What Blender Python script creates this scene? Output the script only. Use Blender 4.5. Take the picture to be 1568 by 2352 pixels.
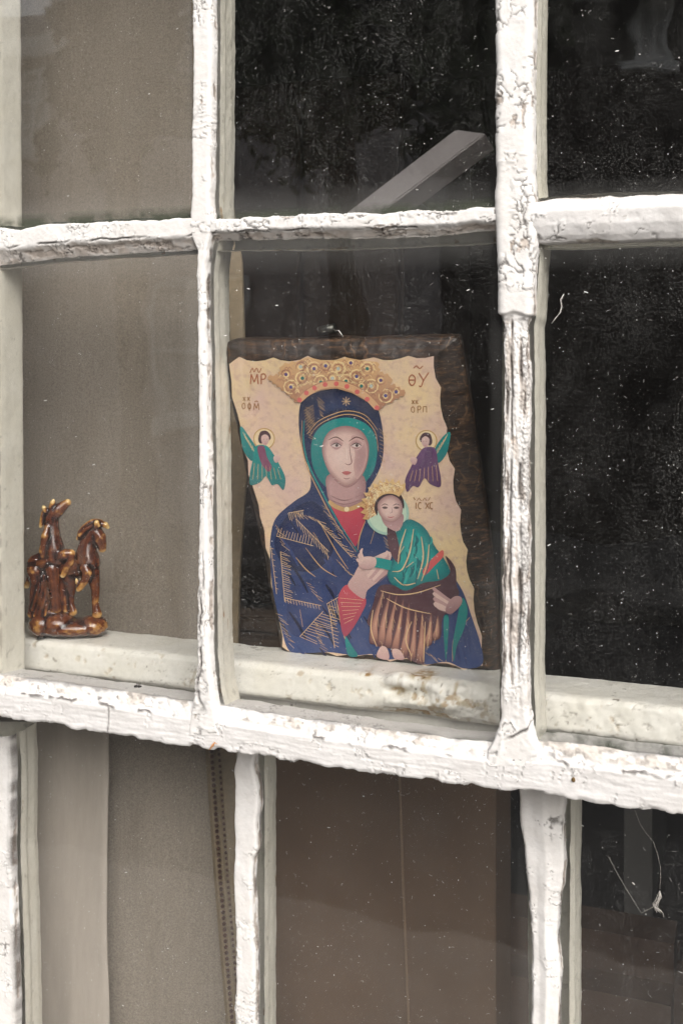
import bpy, bmesh, math, random
import numpy as np
from mathutils import Vector, Matrix
from mathutils.geometry import tessellate_polygon

random.seed(7)
scene = bpy.context.scene
for o in list(bpy.data.objects):
    bpy.data.objects.remove(o)
col = scene.collection

# ------------------------------------------------------------------ camera
TH = math.radians(20.6)          # the camera is turned this much to the left of the window's normal
FPX = 2570.0                     # focal length in units of a 1568 x 2352 picture
CAM = np.array([0.0, -0.9, 1.55])
HOR = 820.0                      # row of the horizon (lens shifted down, verticals upright)
cd = bpy.data.cameras.new('camera')
cam = bpy.data.objects.new('camera', cd); col.objects.link(cam)
cam.location = CAM
cam.rotation_euler = (math.pi / 2, 0, TH)
cd.sensor_fit = 'AUTO'; cd.sensor_width = 36.0
cd.lens = FPX / 2352 * 36.0
cd.shift_y = -(1176 - HOR) / 2352
cd.clip_start = 0.02; cd.clip_end = 400
cd.dof.use_dof = True; cd.dof.focus_distance = 1.03; cd.dof.aperture_fstop = 9.0
scene.camera = cam

# ------------------------------------------------------------------ sky, sun, exposure
SUN_EL, SUN_AZ = math.radians(38), math.radians(34)     # azimuth: from straight out of the window, towards picture left
w = bpy.data.worlds.new('World'); scene.world = w; w.use_nodes = True
nt = w.node_tree
bg = nt.nodes['Background']
sky = nt.nodes.new('ShaderNodeTexSky'); sky.sky_type = 'NISHITA'; sky.sun_disc = False
sky.sun_elevation = SUN_EL
sun_dir = Vector((math.sin(SUN_AZ) * math.cos(SUN_EL), -math.cos(SUN_AZ) * math.cos(SUN_EL), math.sin(SUN_EL)))
sky.sun_rotation = math.atan2(sun_dir.x, sun_dir.y)
sky.air_density = 1.0; sky.dust_density = 4.0; sky.ozone_density = 1.0
hs = nt.nodes.new('ShaderNodeHueSaturation'); hs.inputs['Saturation'].default_value = 0.22   # overcast: nearly colourless
nt.links.new(sky.outputs[0], hs.inputs['Color']); nt.links.new(hs.outputs[0], bg.inputs['Color'])
bg.inputs['Strength'].default_value = 0.11
sl = bpy.data.lights.new('sun', 'SUN'); sl.energy = 1.5; sl.angle = math.radians(60); sl.color = (1.0, 0.95, 0.885)
so = bpy.data.objects.new('sun', sl); col.objects.link(so)
so.rotation_euler = sun_dir.to_track_quat('Z', 'Y').to_euler(); so.location = (0, -4, 8)
vs = scene.view_settings
vs.view_transform = 'Standard'; vs.look = 'None'; vs.gamma = 1.0; vs.use_curve_mapping = False
vs.exposure = 0.97
scene.render.engine = 'CYCLES'
cy = scene.cycles
cy.use_denoising = True
try:
    cy.denoising_input_passes = 'RGB_ALBEDO_NORMAL'; cy.denoising_prefilter = 'ACCURATE'
except Exception:
    pass
cy.max_bounces = 5; cy.transparent_max_bounces = 16; cy.diffuse_bounces = 2; cy.glossy_bounces = 2
cy.use_adaptive_sampling = True; cy.adaptive_threshold = 0.025
cy.caustics_reflective = False; cy.caustics_refractive = False
cy.sample_clamp_indirect = 6

# ------------------------------------------------------------------ geometry helpers
FW = np.array([-math.sin(TH), math.cos(TH), 0.0]); RT = np.array([math.cos(TH), math.sin(TH), 0.0]); UP = np.array([0, 0, 1.0])
def ray(px, py):
    return FW + RT * ((px - 784) / FPX) + UP * ((HOR - py) / FPX)
def P(px, py, y=0.0):
    """point of the vertical plane at depth y (metres behind the window's outer face) seen at that place of the photograph"""
    d = ray(px, py); return CAM + d * ((y - CAM[1]) / d[1])
def PM(px, py, y):
    """the same for something mirrored in the glass: a point y metres out in the street"""
    p = P(px, py, y); p[1] = -p[1]; return p

def h3(ix, iy, iz, seed):
    n = (ix.astype(np.int64) * 374761393 + iy.astype(np.int64) * 668265263 + iz.astype(np.int64) * 2147483647 + seed * 974634777) & 0xFFFFFFFF
    n = ((n ^ (n >> 13)) * 1274126177) & 0xFFFFFFFF
    n = ((n ^ (n >> 16)) * 2246822519) & 0xFFFFFFFF
    return ((n ^ (n >> 15)) & 0xFFFFFF).astype(np.float64) / 0xFFFFFF
def vnoise(p, seed=0):
    i = np.floor(p); f = p - i; i = i.astype(np.int64)
    f = f * f * f * (f * (f * 6 - 15) + 10)
    r = 0
    for dx in (0, 1):
        wx = f[..., 0] if dx else 1 - f[..., 0]
        for dy in (0, 1):
            wy = f[..., 1] if dy else 1 - f[..., 1]
            for dz in (0, 1):
                wz = f[..., 2] if dz else 1 - f[..., 2]
                r = r + wx * wy * wz * h3(i[..., 0] + dx, i[..., 1] + dy, i[..., 2] + dz, seed)
    return r * 2 - 1
def fbm(p, octv=3, seed=0):
    r = 0; a = 1.0; t = 0
    for k in range(octv):
        r = r + a * vnoise(p * (2.03 ** k) + k * 7.31, seed + k); t += a; a *= 0.55
    return r / t * 1.35
def voro(p, seed=0):
    i = np.floor(p).astype(np.int64); f1 = np.full(p.shape[:-1], 9.0); f2 = f1.copy()
    for dx in (-1, 0, 1):
        for dy in (-1, 0, 1):
            for dz in (-1, 0, 1):
                cx, cy_, cz = i[..., 0] + dx, i[..., 1] + dy, i[..., 2] + dz
                q = np.stack([cx + h3(cx, cy_, cz, seed), cy_ + h3(cx, cy_, cz, seed + 1), cz + h3(cx, cy_, cz, seed + 2)], -1)
                d = np.sqrt(((p - q) ** 2).sum(-1))
                m = d < f1
                f2 = np.where(m, f1, np.minimum(f2, d)); f1 = np.where(m, d, f1)
    return f1, f2
def sstep(a, b, x):
    t = np.clip((x - a) / (b - a), 0, 1); return t * t * (3 - 2 * t)

def mesh_np(name, V, F, smooth=True, attrs=None):
    me = bpy.data.meshes.new(name)
    V = np.asarray(V, dtype=np.float32).reshape(-1, 3); F = np.asarray(F, dtype=np.int32)
    me.vertices.add(len(V)); me.vertices.foreach_set('co', V.ravel())
    k = F.shape[1]
    me.loops.add(F.size); me.loops.foreach_set('vertex_index', F.ravel())
    me.polygons.add(len(F)); me.polygons.foreach_set('loop_start', np.arange(0, F.size, k, dtype=np.int32))
    me.update(calc_edges=True)
    me.polygons.foreach_set('use_smooth', np.full(len(F), smooth))
    for n, a in (attrs or {}).items():
        at = me.attributes.new(n, 'FLOAT', 'POINT'); at.data.foreach_set('value', np.asarray(a, dtype=np.float32).ravel())
    me.update()
    return me
def obj(name, me, mat=None, parent=None):
    o = bpy.data.objects.new(name, me); col.objects.link(o)
    if mat is not None and me is not None:
        if not me.materials: me.materials.append(mat)
    if parent is not None: o.parent = parent
    return o
def tag(o, label, cat, group=None):
    o['label'] = label; o['category'] = cat
    if group: o['group'] = group
    return o
def thing(name, label, cat, group=None):
    o = bpy.data.objects.new(name, None); col.objects.link(o); o.empty_display_size = 0.05
    return tag(o, label, cat, group)
def structure(o):
    o['kind'] = 'structure'; return o
def box_me(name, lo, hi, bev=0.0):
    bm = bmesh.new(); bmesh.ops.create_cube(bm, size=1)
    for v in bm.verts:
        for k in range(3): v.co[k] = lo[k] if v.co[k] < 0 else hi[k]
    if bev: bmesh.ops.bevel(bm, geom=bm.edges[:], offset=bev, segments=2, affect='EDGES')
    me = bpy.data.meshes.new(name); bm.to_mesh(me); bm.free(); return me
def box(name, lo, hi, mat, parent=None, bev=0.0):
    return obj(name, box_me(name, lo, hi, bev), mat, parent)
def tube_me(name, pts, r, seg=8, cap=True):
    pts = [Vector(p) for p in pts]; rs = r if isinstance(r, (list, tuple)) else [r] * len(pts)
    V = []; F = []
    n = None
    for i, p in enumerate(pts):
        t = (pts[min(i + 1, len(pts) - 1)] - pts[max(i - 1, 0)]).normalized()
        if n is None: n = t.orthogonal().normalized()
        n = (n - t * n.dot(t)); n = n.normalized() if n.length > 1e-9 else t.orthogonal().normalized()
        b = t.cross(n)
        for k in range(seg):
            a = 2 * math.pi * k / seg; V.append(p + (n * math.cos(a) + b * math.sin(a)) * rs[i])
    for i in range(len(pts) - 1):
        for k in range(seg):
            F.append((i * seg + k, i * seg + (k + 1) % seg, (i + 1) * seg + (k + 1) % seg, (i + 1) * seg + k))
    if cap: F += [tuple(range(seg))[::-1], tuple(range((len(pts) - 1) * seg, len(pts) * seg))]
    me = bpy.data.meshes.new(name); me.from_pydata([tuple(v) for v in V], [], F)
    for p in me.polygons: p.use_smooth = True
    return me

# ------------------------------------------------------------------ materials
def new_mat(name):
    m = bpy.data.materials.new(name); m.use_nodes = True
    n = m.node_tree.nodes; l = m.node_tree.links
    return m, n, l, n['Principled BSDF']
def N(n, typ, **kw):
    x = n.new(typ)
    for k, v in kw.items(): setattr(x, k, v)
    return x
def ramp(n, l, src, stops):
    r = n.new('ShaderNodeValToRGB')
    while len(r.color_ramp.elements) > 1: r.color_ramp.elements.remove(r.color_ramp.elements[-1])
    for i, (p, c) in enumerate(stops):
        e = r.color_ramp.elements[0] if i == 0 else r.color_ramp.elements.new(p)
        e.position = p; e.color = (c, c, c, 1) if not isinstance(c, tuple) else (*c, 1)
    l.new(src, r.inputs[0]); return r.outputs[0]
def mix(n, l, fac, a, b, typ='MIX'):
    m = n.new('ShaderNodeMix'); m.data_type = 'RGBA'; m.blend_type = typ
    for s, v in ((0, fac), (6, a), (7, b)):
        if isinstance(v, (int, float)): m.inputs[s].default_value = v
        elif isinstance(v, tuple): m.inputs[s].default_value = (*v, 1)
        else: l.new(v, m.inputs[s])
    return m.outputs[2]
def mathn(n, l, op, a, b=None, c=None):
    m = n.new('ShaderNodeMath'); m.operation = op
    for s, v in enumerate((a, b, c)):
        if v is None: continue
        if isinstance(v, (int, float)): m.inputs[s].default_value = v
        else: l.new(v, m.inputs[s])
    return m.outputs[0]
def noise(n, l, vec, scale, detail=4, rough=0.55):
    x = n.new('ShaderNodeTexNoise'); x.inputs['Scale'].default_value = scale; x.inputs['Detail'].default_value = detail
    x.inputs['Roughness'].default_value = rough
    if vec is not None: l.new(vec, x.inputs['Vector'])
    return x.outputs['Fac']
def stretch(n, l, vec, s):
    m = n.new('ShaderNodeMapping'); m.inputs['Scale'].default_value = s; l.new(vec, m.inputs['Vector']); return m.outputs[0]
def bump(n, l, h, strength, dist, normal=None):
    b = n.new('ShaderNodeBump'); b.inputs['Strength'].default_value = strength; b.inputs['Distance'].default_value = dist
    l.new(h, b.inputs['Height'])
    if normal is not None: l.new(normal, b.inputs['Normal'])
    return b.outputs[0]

def paint_mat(name, light, tint, wear_a, wear_b, dark, rough=0.5, specks=0.5):
    m, n, l, p = new_mat(name)
    g = N(n, 'ShaderNodeNewGeometry').outputs['Position']
    big = noise(n, l, g, 28, 2); mid = noise(n, l, g, 170, 3); fine = noise(n, l, g, 900, 1)
    c = mix(n, l, ramp(n, l, big, [(0.35, 0.0), (0.7, 1.0)]), light, tint)
    c = mix(n, l, ramp(n, l, mid, [(0.45, 0.0), (0.8, 0.45)]), c, tuple(v * 0.8 for v in tint))
    wear = N(n, 'ShaderNodeAttribute', attribute_name='wear').outputs['Fac']
    dirt = N(n, 'ShaderNodeAttribute', attribute_name='dirt').outputs['Fac']
    wc = mix(n, l, ramp(n, l, mid, [(0.4, 0.0), (0.62, 1.0)]), wear_a, wear_b)
    c = mix(n, l, wear, c, wc)
    # little dark specks of soot
    v = N(n, 'ShaderNodeTexVoronoi'); v.inputs['Scale'].default_value = 210; l.new(g, v.inputs['Vector'])
    cellr = ramp(n, l, v.outputs['Color'], [(0.75, 0.0), (1.0, 0.22)])
    sp = mathn(n, l, 'LESS_THAN', v.outputs['Distance'], cellr)
    sp = mathn(n, l, 'MULTIPLY', sp, mathn(n, l, 'MULTIPLY', ramp(n, l, big, [(0.45, 0.0), (0.7, 1.0)]), specks))
    c = mix(n, l, sp, c, dark)
    df = mathn(n, l, 'MULTIPLY', dirt, ramp(n, l, fine, [(0.3, 0.75), (0.7, 1.0)]))
    c = mix(n, l, df, c, dark)
    l.new(c, p.inputs['Base Color'])
    l.new(mathn(n, l, 'ADD', mathn(n, l, 'MULTIPLY', mid, 0.3), rough - 0.15), p.inputs['Roughness'])
    b1 = bump(n, l, mid, 0.22, 0.0008)
    l.new(bump(n, l, fine, 0.25, 0.0005, b1), p.inputs['Normal'])
    p.inputs['Specular IOR Level'].default_value = 0.4
    return m
DARK = (0.045, 0.036, 0.03)
M_white = paint_mat('flaking_white_paint', (0.74, 0.72, 0.70), (0.68, 0.65, 0.62), (0.34, 0.28, 0.23), (0.55, 0.47, 0.41), DARK)
M_rail = paint_mat('white_gloss_paint', (0.68, 0.66, 0.645), (0.63, 0.605, 0.585), (0.46, 0.41, 0.36), (0.62, 0.56, 0.5), DARK, 0.42, 0.35)
M_cream = paint_mat('cream_gloss_paint', (0.79, 0.76, 0.67), (0.74, 0.705, 0.605), (0.50, 0.40, 0.27), (0.36, 0.21, 0.10), (0.10, 0.075, 0.045), 0.38, 0.3)
M_ledge = paint_mat('cream_ledge_paint', (0.80, 0.78, 0.725), (0.75, 0.725, 0.65), (0.50, 0.42, 0.27), (0.35, 0.22, 0.09), (0.10, 0.07, 0.04), 0.36, 0.6)

def simple(name, c, rough=0.7, var=0.25, scale=30, bmp=0.2, bd=0.002, strc=(1, 1, 1), metal=0.0, coat=0.0):
    m, n, l, p = new_mat(name)
    g = N(n, 'ShaderNodeTexCoord').outputs['Object']
    v = stretch(n, l, g, strc)
    f = noise(n, l, v, scale, 5)
    l.new(mix(n, l, f, tuple(x * (1 - var) for x in c), tuple(min(1, x * (1 + var)) for x in c)), p.inputs['Base Color'])
    p.inputs['Roughness'].default_value = rough; p.inputs['Metallic'].default_value = metal
    p.inputs['Coat Weight'].default_value = coat
    if bmp: l.new(bump(n, l, noise(n, l, v, scale * 3, 3), bmp, bd), p.inputs['Normal'])
    return m

def schlick(n, l):
    ge = N(n, 'ShaderNodeNewGeometry'); dt = N(n, 'ShaderNodeVectorMath'); dt.operation = 'DOT_PRODUCT'
    l.new(ge.outputs['True Normal'], dt.inputs[0]); l.new(ge.outputs['Incoming'], dt.inputs[1])
    c = mathn(n, l, 'ABSOLUTE', dt.outputs['Value'])
    return mathn(n, l, 'ADD', mathn(n, l, 'MULTIPLY', mathn(n, l, 'POWER', mathn(n, l, 'SUBTRACT', 1.0, c), 5.0), 0.92), 0.08)
def glass_mats():
    # clean inner face
    mc, n, l, p = new_mat('window_glass'); n.remove(p)
    out = n['Material Output']
    tr = N(n, 'ShaderNodeBsdfTransparent'); tr.inputs[0].default_value = (0.99, 0.99, 0.985, 1)
    gl = N(n, 'ShaderNodeBsdfGlossy'); gl.inputs['Roughness'].default_value = 0.0
    g = N(n, 'ShaderNodeNewGeometry').outputs['Position']
    wav = bump(n, l, noise(n, l, g, 9, 2), 0.06, 0.01)
    l.new(wav, gl.inputs['Normal'])
    ms = N(n, 'ShaderNodeMixShader'); l.new(schlick(n, l), ms.inputs[0]); l.new(tr.outputs[0], ms.inputs[1]); l.new(gl.outputs[0], ms.inputs[2])
    l.new(ms.outputs[0], out.inputs['Surface'])
    # dusty outer face
    md, n, l, p = new_mat('dusty_window_glass'); n.remove(p)
    out = n['Material Output']
    tr = N(n, 'ShaderNodeBsdfTransparent'); tr.inputs[0].default_value = (0.99, 0.99, 0.985, 1)
    gl = N(n, 'ShaderNodeBsdfGlossy'); gl.inputs['Roughness'].default_value = 0.0
    g = N(n, 'ShaderNodeNewGeometry').outputs['Position']
    l.new(bump(n, l, noise(n, l, g, 9, 2), 0.06, 0.01), gl.inputs['Normal'])
    ms = N(n, 'ShaderNodeMixShader'); l.new(schlick(n, l), ms.inputs[0]); l.new(tr.outputs[0], ms.inputs[1]); l.new(gl.outputs[0], ms.inputs[2])
    # faint film of dust, a little thicker here and there, a little streaked by rain
    grain = ramp(n, l, noise(n, l, g, 1300, 1), [(0.56, 0.0), (0.74, 0.16)])
    film = mathn(n, l, 'ADD', 0.003, mathn(n, l, 'MULTIPLY', grain, ramp(n, l, noise(n, l, stretch(n, l, g, (40, 40, 18)), 1.0, 3), [(0.32, 0.05), (0.72, 1.0)])))
    film = mathn(n, l, 'ADD', film, ramp(n, l, noise(n, l, g, 26, 4, 0.65), [(0.55, 0.0), (0.80, 0.014)]))
    gen = N(n, 'ShaderNodeTexCoord').outputs['Generated']
    sp = N(n, 'ShaderNodeSeparateXYZ'); l.new(gen, sp.inputs[0])
    ex = mathn(n, l, 'MINIMUM', sp.outputs[0], mathn(n, l, 'SUBTRACT', 1.0, sp.outputs[0]))
    ez = mathn(n, l, 'MINIMUM', sp.outputs[2], mathn(n, l, 'SUBTRACT', 1.0, sp.outputs[2]))
    tot = mathn(n, l, 'ADD', film, ramp(n, l, mathn(n, l, 'MINIMUM', ex, ez), [(0.03, 0.05), (0.09, 0.0)]))
    df = N(n, 'ShaderNodeBsdfDiffuse'); df.inputs[0].default_value = (0.78, 0.77, 0.74, 1)
    m2 = N(n, 'ShaderNodeMixShader'); l.new(tot, m2.inputs[0]); l.new(ms.outputs[0], m2.inputs[1]); l.new(df.outputs[0], m2.inputs[2])
    # green-black grime in the bottom corner of the glass
    gm = mathn(n, l, 'MULTIPLY', ramp(n, l, sp.outputs[2], [(0.030, 0.85), (0.046, 0.0)]), ramp(n, l, noise(n, l, g, 30, 3), [(0.40, 0.15), (0.55, 1.0)]))
    dg_ = N(n, 'ShaderNodeBsdfDiffuse'); dg_.inputs[0].default_value = (0.055, 0.062, 0.045, 1)
    m3 = N(n, 'ShaderNodeMixShader'); l.new(gm, m3.inputs[0]); l.new(m2.outputs[0], m3.inputs[1]); l.new(dg_.outputs[0], m3.inputs[2])
    l.new(m3.outputs[0], out.inputs['Surface'])
    return mc, md
M_glass, M_dusty = glass_mats()

# ------------------------------------------------------------------ painted bars
def smooth1(a, k):
    if k < 1: return a
    w_ = np.hanning(2 * k + 3)[1:-1]; w_ /= w_.sum()
    p = np.concatenate([np.full((k,) + a.shape[1:], 0) + a[:1], a, np.full((k,) + a.shape[1:], 0) + a[-1:]])
    return np.convolve(p, w_, 'valid') if a.ndim == 1 else np.stack([np.convolve(p[:, j], w_, 'valid') for j in range(a.shape[1])], 1)

def bar(name, parent, path, prof, mat, y=0.0, du=0.0010, dv=0.0008, disp=None, front=True, jit=0.0, seed=0, round_=1, sm=3):
    """path: (ax, ay, bx, by) edge points in photograph coordinates on the plane y; prof: (k, off, depth)"""
    A = np.array([P(a[0], a[1], y) for a in path]); B = np.array([P(a[2], a[3], y) for a in path])
    C = (A + B) / 2
    s = np.concatenate([[0], np.cumsum(np.linalg.norm(np.diff(C, axis=0), axis=1))])
    nu = max(4, int(s[-1] / du))
    t = np.linspace(0, s[-1], nu)
    A = np.stack([np.interp(t, s, A[:, k]) for k in range(3)], 1); B = np.stack([np.interp(t, s, B[:, k]) for k in range(3)], 1)
    k_ = max(1, int(sm * 0.001 / du)) if sm else 0
    A, B = smooth1(A, k_), smooth1(B, k_)
    W = np.linalg.norm(B - A, axis=1); D = (B - A) / W[:, None]
    if jit:
        q = np.stack([t / 0.009, np.zeros(nu), np.zeros(nu)], 1)
        ja = jit * (fbm(q, 3, seed + 11) + 0.6 * fbm(q * 0.25, 2, seed + 12)); jb = jit * (fbm(q, 3, seed + 13) + 0.6 * fbm(q * 0.25, 2, seed + 14))
        A = A + D * ja[:, None]; W = W + jb - ja
    pr = np.array(prof, float); wm = W.mean()
    xy = np.stack([pr[:, 0] * wm + pr[:, 1], pr[:, 2]], 1)
    ps = np.concatenate([[0], np.cumsum(np.linalg.norm(np.diff(xy, axis=0), axis=1))])
    nv = max(6, int(ps[-1] / dv)); v = np.linspace(0, ps[-1], nv)
    K, O, Dp = (smooth1(np.interp(v, ps, pr[:, j]), round_) for j in range(3))
    X = A[:, None, :] + D[:, None, :] * (K[None, :] * W[:, None] + O[None, :])[..., None]
    X[..., 1] += Dp[None, :]
    Tu = np.gradient(X, axis=0); Tv = np.gradient(X, axis=1)
    Nn = np.cross(Tu, Tv); Nn /= np.linalg.norm(Nn, axis=2, keepdims=True) + 1e-12
    mid = Nn[:, nv // 2 - 1:nv // 2 + 1, 1].mean()
    flip = (mid > 0) if front else (mid < 0)
    if flip: Nn = -Nn
    attrs = {}
    if disp is not None:
        h, attrs = disp(X, Nn, t, v / ps[-1], Dp, K)
        X = X + Nn * h[..., None]
    idx = np.arange(nu * nv).reshape(nu, nv)
    F = np.stack([idx[:-1, :-1], idx[1:, :-1], idx[1:, 1:], idx[:-1, 1:]], -1).reshape(-1, 4)
    if flip: F = F[:, ::-1]
    # close both ends
    me = mesh_np(name, X.reshape(-1, 3), F, True, attrs)
    return obj(name, me, mat, parent)

def worn(seed, lump=0.0009, wrink=0.0005, crack=0.0, cth=0.0, cscale=0.009, flake=0.0, fth=0.35, erode=None, thick=None, dirtline=None, axis=2, extra=None, long=1.0, hair=1.0):
    """flaking paint as geometry: lumps, wrinkles, cracks that cut down to the wood, flakes that have come off"""
    ax = np.array([1.0, 1.0, 1.0]); ax[axis] = 1.0 / (1.0 + long)
    def f(X, Nn, t, v, Dp, K):
        p = X
        h = lump * fbm(p / 0.022, 2, seed) + wrink * np.clip(fbm(p / 0.005, 3, seed + 20), -0.2, 1) * sstep(-0.3, 0.4, fbm(p / 0.03, 2, seed + 21)) + 0.00012 * fbm(p / 0.0017, 2, seed + 30)
        wear = np.zeros(h.shape); dirt = np.zeros(h.shape)
        # hairline cracks
        ql = p * ax
        qt = p / 0.012; qt[..., axis] *= 2.4
        nl_ = fbm(qt, 3, seed + 101); mk_ = sstep(0.15, 0.45, fbm(p / 0.019, 2, seed + 102)) * hair
        hl = sstep(0.040, 0.008, np.abs(nl_)) * mk_
        h = h - 0.0007 * hl + 0.0007 * mk_ * sstep(0.0, 0.06, nl_) * sstep(0.45, 0.06, nl_); dirt = np.maximum(dirt, 0.7 * hl)
        # chips along the two arrises
        ed = sstep(0.0030, 0.0045, Dp)[None, :] * sstep(0.0105, 0.0085, Dp)[None, :]
        chp = ed * sstep(0.18, 0.28, fbm(ql / 0.008, 3, seed + 103) + 0.4 * fbm(p / 0.04, 2, seed + 104)) * hair
        h = h - 0.0006 * chp; wear = np.maximum(wear, 0.8 * chp); dirt = np.maximum(dirt, 0.45 * chp * sstep(0.0, 0.4, fbm(p / 0.004, 2, seed + 105)))
        if crack:
            mask = sstep(cth - 0.1, cth + 0.15, fbm(p / 0.03, 2, seed + 60))
            g = np.zeros(h.shape); sel = mask > 0.01
            if sel.any():
                ps_ = p[sel]
                q = (ps_ + 0.0022 * np.stack([fbm(ps_ / 0.006, 2, seed + 40), fbm(ps_ / 0.006, 2, seed + 41), fbm(ps_ / 0.006, 2, seed + 42)], -1)) * ax / cscale
                f1, f2 = voro(q, seed + 50)
                g[sel] = sstep(0.07, 0.012, f2 - f1) * mask[sel]
                h[sel] += 0.0005 * mask[sel] * sstep(0.02, 0.35, f2 - f1) * fbm(q * 0.9, 1, seed + 61)
            h = h - crack * g
            dirt = np.maximum(dirt, g * 0.85)
        if flake:
            q = p * ax
            nf = fbm(q / 0.010, 4, seed + 70) + 0.35 * fbm(p / 0.05, 2, seed + 71)
            m = sstep(fth, fth + 0.05, nf)
            h = h - flake * m
            wear = np.maximum(wear, m * 0.85)
            lip = sstep(fth - 0.06, fth, nf) * (1 - m)
            h = h + 0.0005 * lip
            dirt = np.maximum(dirt, 0.5 * sstep(fth - 0.01, fth + 0.02, nf) * sstep(fth + 0.10, fth + 0.03, nf))
        if erode is not None:
            e = erode(X, t, v)
            gran = fbm(p / 0.0016, 3, seed + 80)
            q = p.copy(); q[..., axis] *= 0.10
            groove = fbm(q / 0.0036, 3, seed + 90)
            h = h + e * (0.0008 * gran + 0.0019 * np.minimum(groove, 0.15) - 0.0006)
            wear = np.maximum(wear, e * 0.75 * sstep(0.1, -0.25, groove + 0.4 * fbm(p / 0.012, 2, seed + 91)))
            dirt = np.maximum(dirt, e * (0.9 * sstep(-0.28, -0.48, groove) + 0.45 * sstep(0.15, 0.55, gran * 0.8 + 0.5 * fbm(p / 0.01, 2, seed + 92))))
        if thick is not None:
            h = h + thick(X, t, v)
        if dirtline is not None:
            dirt = np.maximum(dirt, dirtline(X, t, v))
        if extra is not None:
            h, wear, dirt = extra(X, t, v, h, wear, dirt, Dp, K)
        return h, {'wear': np.clip(wear, 0, 1), 'dirt': np.clip(dirt, 0, 1)}
    return f
def mild(seed, lump=0.0005, wrink=0.00025, wearth=0.8):
    def f(X, Nn, t, v, Dp, K):
        h = lump * fbm(X / 0.02, 2, seed) + wrink * fbm(X / 0.006, 2, seed + 1)
        q = X.copy(); q[..., 2] *= 0.35
        n1 = fbm(q / 0.012, 4, seed + 2) + 0.4 * fbm(X / 0.06, 2, seed + 3)
        wear = sstep(wearth, wearth + 0.06, n1); h = h - 0.0005 * wear
        dirt = 0.4 * sstep(0.55, 0.9, fbm(X / 0.007, 3, seed + 4)) + 0.5 * sstep(0.014, 0.0122, Dp)[None, :] * sstep(-0.3, 0.4, fbm(X / 0.012, 3, seed + 5))
        return h, {'wear': wear, 'dirt': np.clip(dirt, 0, 1)}
    return f

G = 0.009
V_FRONT = [(0, 0.0, G + 0.0015), (0, 0.0, 0.004), (0, 0.0012, 0.0005), (0, 0.003, 0), (1, -0.003, 0), (1, -0.001, 0.0008), (1, 0.0002, 0.004), (1, 0.0008, G + 0.0015)]
def inner_prof(depth=0.050, lip=0.003, fl=0.0):
    return [(0, -lip, 0.0125), (0, -lip, 0.024), (0, -lip * 0.4, 0.0255), (0, -lip * 0.2, 0.038), (0, 0.002, depth), (1, fl - 0.002, depth), (1, fl * 0.8 + lip * 0.2, 0.040), (1, fl * 0.5 + lip * 0.4, 0.0265), (1, fl * 0.35 + lip, 0.0235), (1, lip, 0.0125)]

# ------------------------------------------------------------------ the upper sash
sash1 = thing('window_sash', 'upper sash of flaking white glazing bars whose thick bottom rail slants across the picture', 'window sash', 'sashes of the old window')
def vpath(rows, shift=0):
    return [(a, yy, b - shift, yy) for yy, a, b in rows]

left_rows = [(-700, 438, 497), (-300, 440, 497), (0, 441, 497), (120, 441, 497), (300, 440, 496), (470, 438, 494), (520, 434, 498), (548, 438, 494), (575, 450, 487), (620, 449, 482), (700, 452, 482), (900, 453, 485), (1100, 455, 488), (1300, 453, 489), (1500, 450, 491), (1590, 445, 497), (1640, 436, 508), (1690, 430, 520)]
def left_extra(X, t, v, h, wear, dirt, Dp, K):
    py = np.interp(t, TL[0], TL[1])[:, None] + 0 * h
    # the black crack that runs down the lower part
    c = 0.45 + 0.12 * fbm(np.stack([t / 0.012, t * 0, t * 0], 1), 3, 402)
    d = np.abs(v[None, :] - c[:, None])
    m = sstep(1180, 1420, py) * sstep(1660, 1600, py)
    g = sstep(0.075, 0.02, d) * m * sstep(-0.5, 0.1, fbm(X / 0.012, 2, 403))
    h = h - 0.0022 * g; dirt = np.maximum(dirt, g)
    halo = sstep(0.22, 0.05, d) * m * sstep(-0.25, 0.5, fbm(X / 0.003, 3, 404))
    dirt = np.maximum(dirt, 0.6 * halo); h = h + 0.0006 * sstep(0.3, 0.1, d) * m * fbm(X / 0.0022, 2, 405)
    # dark gap beside the bar just under the crossing
    g2 = sstep(0.80, 0.9, v)[None, :] * sstep(560, 575, py) * sstep(820, 760, py) * sstep(-0.55, 0.0, fbm(X / 0.01, 2, 406))
    dirt = np.maximum(dirt, g2 * 0.95)
    g3 = sstep(0.72, 0.82, v)[None, :] * sstep(960, 1000, py) * sstep(1080, 1040, py) * sstep(-0.4, 0.1, fbm(X / 0.012, 2, 407))
    wear = np.maximum(wear, g3)
    return h, wear, dirt
def make_vert(rows, shift, **kw):
    path = vpath(rows, shift)
    C = np.array([(P(a[0], a[1]) + P(a[2], a[3])) / 2 for a in path])
    s = np.concatenate([[0], np.cumsum(np.linalg.norm(np.diff(C, axis=0), axis=1))])
    return path, (s, np.array([r[0] for r in rows], float))
lp, TL = make_vert(left_rows, 12)
gb = bar('glazing_bar', sash1, lp, V_FRONT, M_white, jit=0.0007, seed=400,
         disp=worn(400, lump=0.0004, wrink=0.0002, crack=0.0008, cth=0.30, cscale=0.008, flake=0.0006, fth=0.72, extra=left_extra))
gb['label'] = 'narrow glazing bar with a black crack down its foot'
bar('inner_moulding', gb, lp, inner_prof(0.054), M_cream, du=0.0016, dv=0.0013, disp=mild(410, 0.0005, 0.0003, 0.85), front=False, seed=410)

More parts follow.
